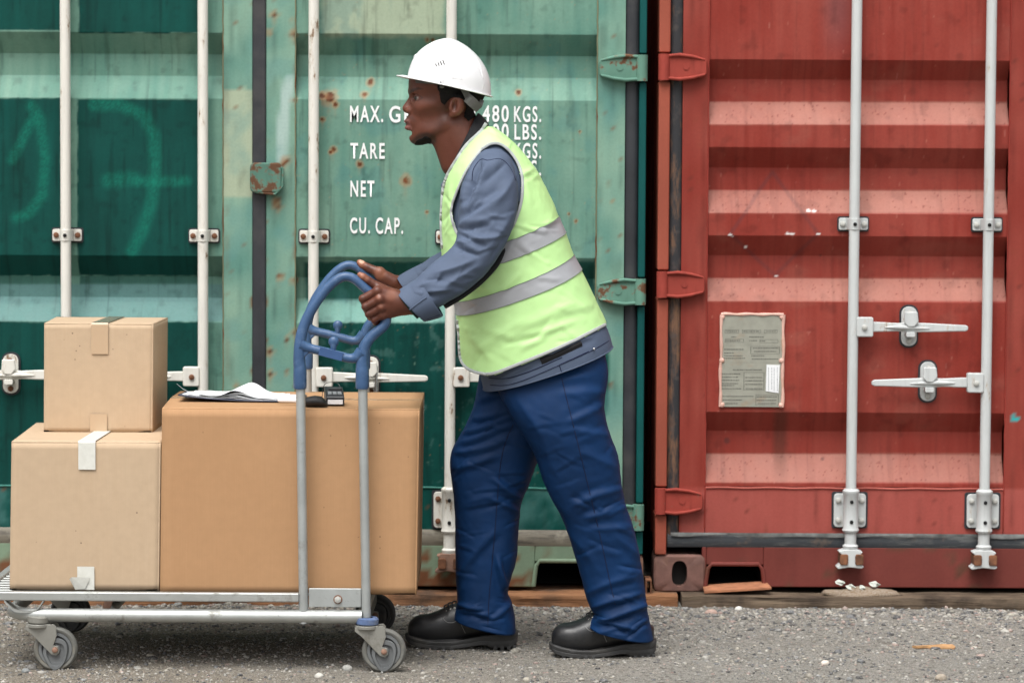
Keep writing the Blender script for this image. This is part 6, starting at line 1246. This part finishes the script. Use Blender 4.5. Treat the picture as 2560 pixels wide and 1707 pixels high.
# ---- helmet
HEL = [((1019, 192), (1228, 241), YB, .1085), ((1021, 180), (1228, 226), YB, .1090), ((1026, 163), (1226, 205), YB, .1080), ((1034, 146), (1219, 180), YB, .104), ((1048, 128), (1207, 157), YB, .096), ((1066, 114), (1190, 136), YB, .083), ((1087, 103), (1167, 116), YB, .062), ((1106, 97.5), (1145, 103), YB, .036), ((1118, 96), (1131, 97.5), YB, .012)]
M_HELM = simple('white_helmet_plastic', (.80, .80, .81), .22, 0, .015, 8, spec=.5); M_GREY = simple('dark_grey_harness', (.075, .072, .066), .55, 0, .15, 30); M_GREYL = simple('grey_ratchet', (.10, .105, .095), .5, 0, .1)
hel = bpy.data.objects.new('safety_helmet', None); COL.objects.link(hel); hel.location = tuple(P(1124, 215, YB)); setpar(hel, man)
V = cloth(HEL, 120, 8, 2.15); n = V.shape[1]
mb = MB(); mb.loft(list(V), caps=False); mb.loft([V[-1], np.tile(V[-1].mean(0), (n, 1)) + (V[-1] - V[-1].mean(0)) * .02], caps=False); sh_ = mb.build('shell', M_HELM, hel, smooth='all'); sm = sh_.modifiers.new('s', 'SOLIDIFY'); sm.thickness = .0028; sm.offset = -1
th = np.linspace(0, 2 * math.pi, n, endpoint=False); rim = V[0]; cen = rim.mean(0); dirv = (rim - cen); dirv /= np.linalg.norm(dirv, axis=1)[:, None]
ext = .004 + .027 * np.clip(np.cos(th), 0, 1) ** 2.2; drop = np.array([0, 0, -1.0]); vis = [rim + dirv * 0, rim + dirv * (ext * .5)[:, None] + drop * .0006, rim + dirv * ext[:, None] + drop * (.0012 + .0035 * np.clip(np.cos(th), 0, 1))[:, None]]
Vb = np.array(vis); o = mkobj('brim', gridmesh('brim', Vb, wrap=True), M_HELM, hel, smooth='all'); sm = o.modifiers.new('s', 'SOLIDIFY'); sm.thickness = .0028; sm.offset = 0
mb = MB(); e_ = Vb[-1]; mb.tube(np.concatenate([e_, e_[:1]]), .0019, 8, caps=False); mb.build('brim_edge', M_HELM, hel)
fr_ = [P(*q, YB) for q in ((1021, 187), (1033.5, 137), (1044, 135), (1052, 160), (1048, 187))]; mb = MB(); mb.loft([[p_ + np.array([0, y, 0]) + np.array([abs(y) * .25, 0, 0]) for p_ in fr_] for y in (-.026, -.012, .012, .026)]); mb.build('front_badge_mount', M_HELM, hel, .004)
# crown ridge and side details on the near side
def on_helmet(px, py, lift): vv = V.reshape(-1, 3); s_ = vv[:, 1] < YB; q = PX(vv); i = np.argsort(np.hypot(q[:, 0] - px, q[:, 1] - py) + 1e4 * ~s_)[:3]; return P(px, py, vv[i, 1].mean() - lift)
surf_line('crown_ridge', V, [(1046, 150), (1062, 130), (1086, 116), (1118, 110), (1150, 116), (1178, 133), (1196, 158), (1208, 195)], .0022, M_HELM, hel, -.0006)
for x0_, y0_, x1_, y1_ in ((1089, 160, 1091.5, 166.5), (1095, 157, 1098, 165), (1101, 154, 1104.5, 163.5), (1107, 151, 1111, 162)):
    mb = MB(); mb.tube([on_helmet(x0_, y0_, .0004), on_helmet(x1_, y1_, .0004)], .0013, 8); mb.build('vent_slot', M_HOLE, hel)
surf_line('vent_frame', V, [(1080, 167), (1083, 160), (1098, 151), (1108, 148)], .0012, M_HELM, hel, -.0004)
for c4 in ([(1130, 196), (1134, 181), (1152, 181), (1157, 200)], [(1206, 226), (1208, 210), (1219, 212), (1222, 234)]):
    p_ = [on_helmet(*q, .0012) for q in c4]; p2 = [on_helmet(*q, -.004) for q in c4]; mb = MB(); mb.loft([p_, p2]); mb.build('side_socket', M_HELM, hel, .001)
lug = [on_helmet(1102, 203, .002)]; c_ = lug[0]; mb = MB(); mb.prism([(c_[0] - .0075, c_[2] + .004), (c_[0] - .005, c_[2] - .007), (c_[0], c_[2] - .010), (c_[0] + .005, c_[2] - .007), (c_[0] + .0075, c_[2] + .004)], c_[1] - .0015, c_[1] + .003); mb.build('strap_lug', M_HELM, hel, .001)
mb = MB(); mb.tube([(c_[0], c_[1] - .0022, c_[2] - .0035), (c_[0], c_[1] - .0005, c_[2] - .0035)], .0018, 10); mb.build('lug_hole', M_HOLE, hel)
# head band under the rim and ratchet strap at the back
bn = cloth([((1026, 188), (1214, 205), YB, .088), ((1026, 198), (1212, 216), YB, .087), ((1024.5, 208), (1208, 224), YB, .084)], 90, 4, 2.1); tv = np.linspace(0, 2 * math.pi, 90, endpoint=False)
km = np.tile((np.cos(tv) > -.12)[None], (bn.shape[0] - 1, 1)); mkobj('head_band', gridmesh('head_band', bn, km, wrap=True), M_GREY, hel, smooth='all')
def strip(name, pts, wid, mat, th_=.0022):                     # flat strap: points (px,py,w pixels towards the camera), widths in pixels
    c = catmull(H2W(np.array(pts, float)), 6); t = np.gradient(c, axis=0); t /= np.linalg.norm(t, axis=1)[:, None]; wv = np.interp(np.linspace(0, 1, len(c)), np.linspace(0, 1, len(wid)), wid) * ppm
    nrm = np.array([0, -1.0, 0]); nrm = nrm - (t @ nrm)[:, None] * t; nrm /= np.linalg.norm(nrm, axis=1)[:, None]; s_ = np.cross(t, nrm); m_ = MB(); m_.loft([[c[i] + s_[i] * wv[i] / 2 + nrm[i] * th_, c[i] - s_[i] * wv[i] / 2 + nrm[i] * th_, c[i] - s_[i] * wv[i] / 2 - nrm[i] * th_, c[i] + s_[i] * wv[i] / 2 - nrm[i] * th_] for i in range(len(c))]); return m_.build(name, mat, hel, .0006)
strip('harness_strap', [(1096, 209, 78), (1125, 210, 81), (1148, 214, 82), (1162, 228, 81), (1173, 249, 76), (1186, 268, 67)], [12, 9, 11, 15, 17, 16], M_GREY)
strip('ratchet_block', [(1170, 250, 78), (1182, 261, 76), (1195, 272, 70)], [17, 18, 17], M_GREYL, .004); strip('nape_strap', [(1188, 276, 62), (1200, 266, 56), (1206, 252, 48)], [10, 12, 10], M_GREY); strip('ratchet_rim', [(1168, 246, 79), (1184, 260, 78), (1199, 275, 70)], [24, 25, 22], M_GREY, .0022)
c = H2W(np.array([1107, 219.5, 80.0])); mb = MB(); mb.ell(c, (.007, .003, .005), 12, 8); mb.build('harness_pin', M_GREYL, hel)
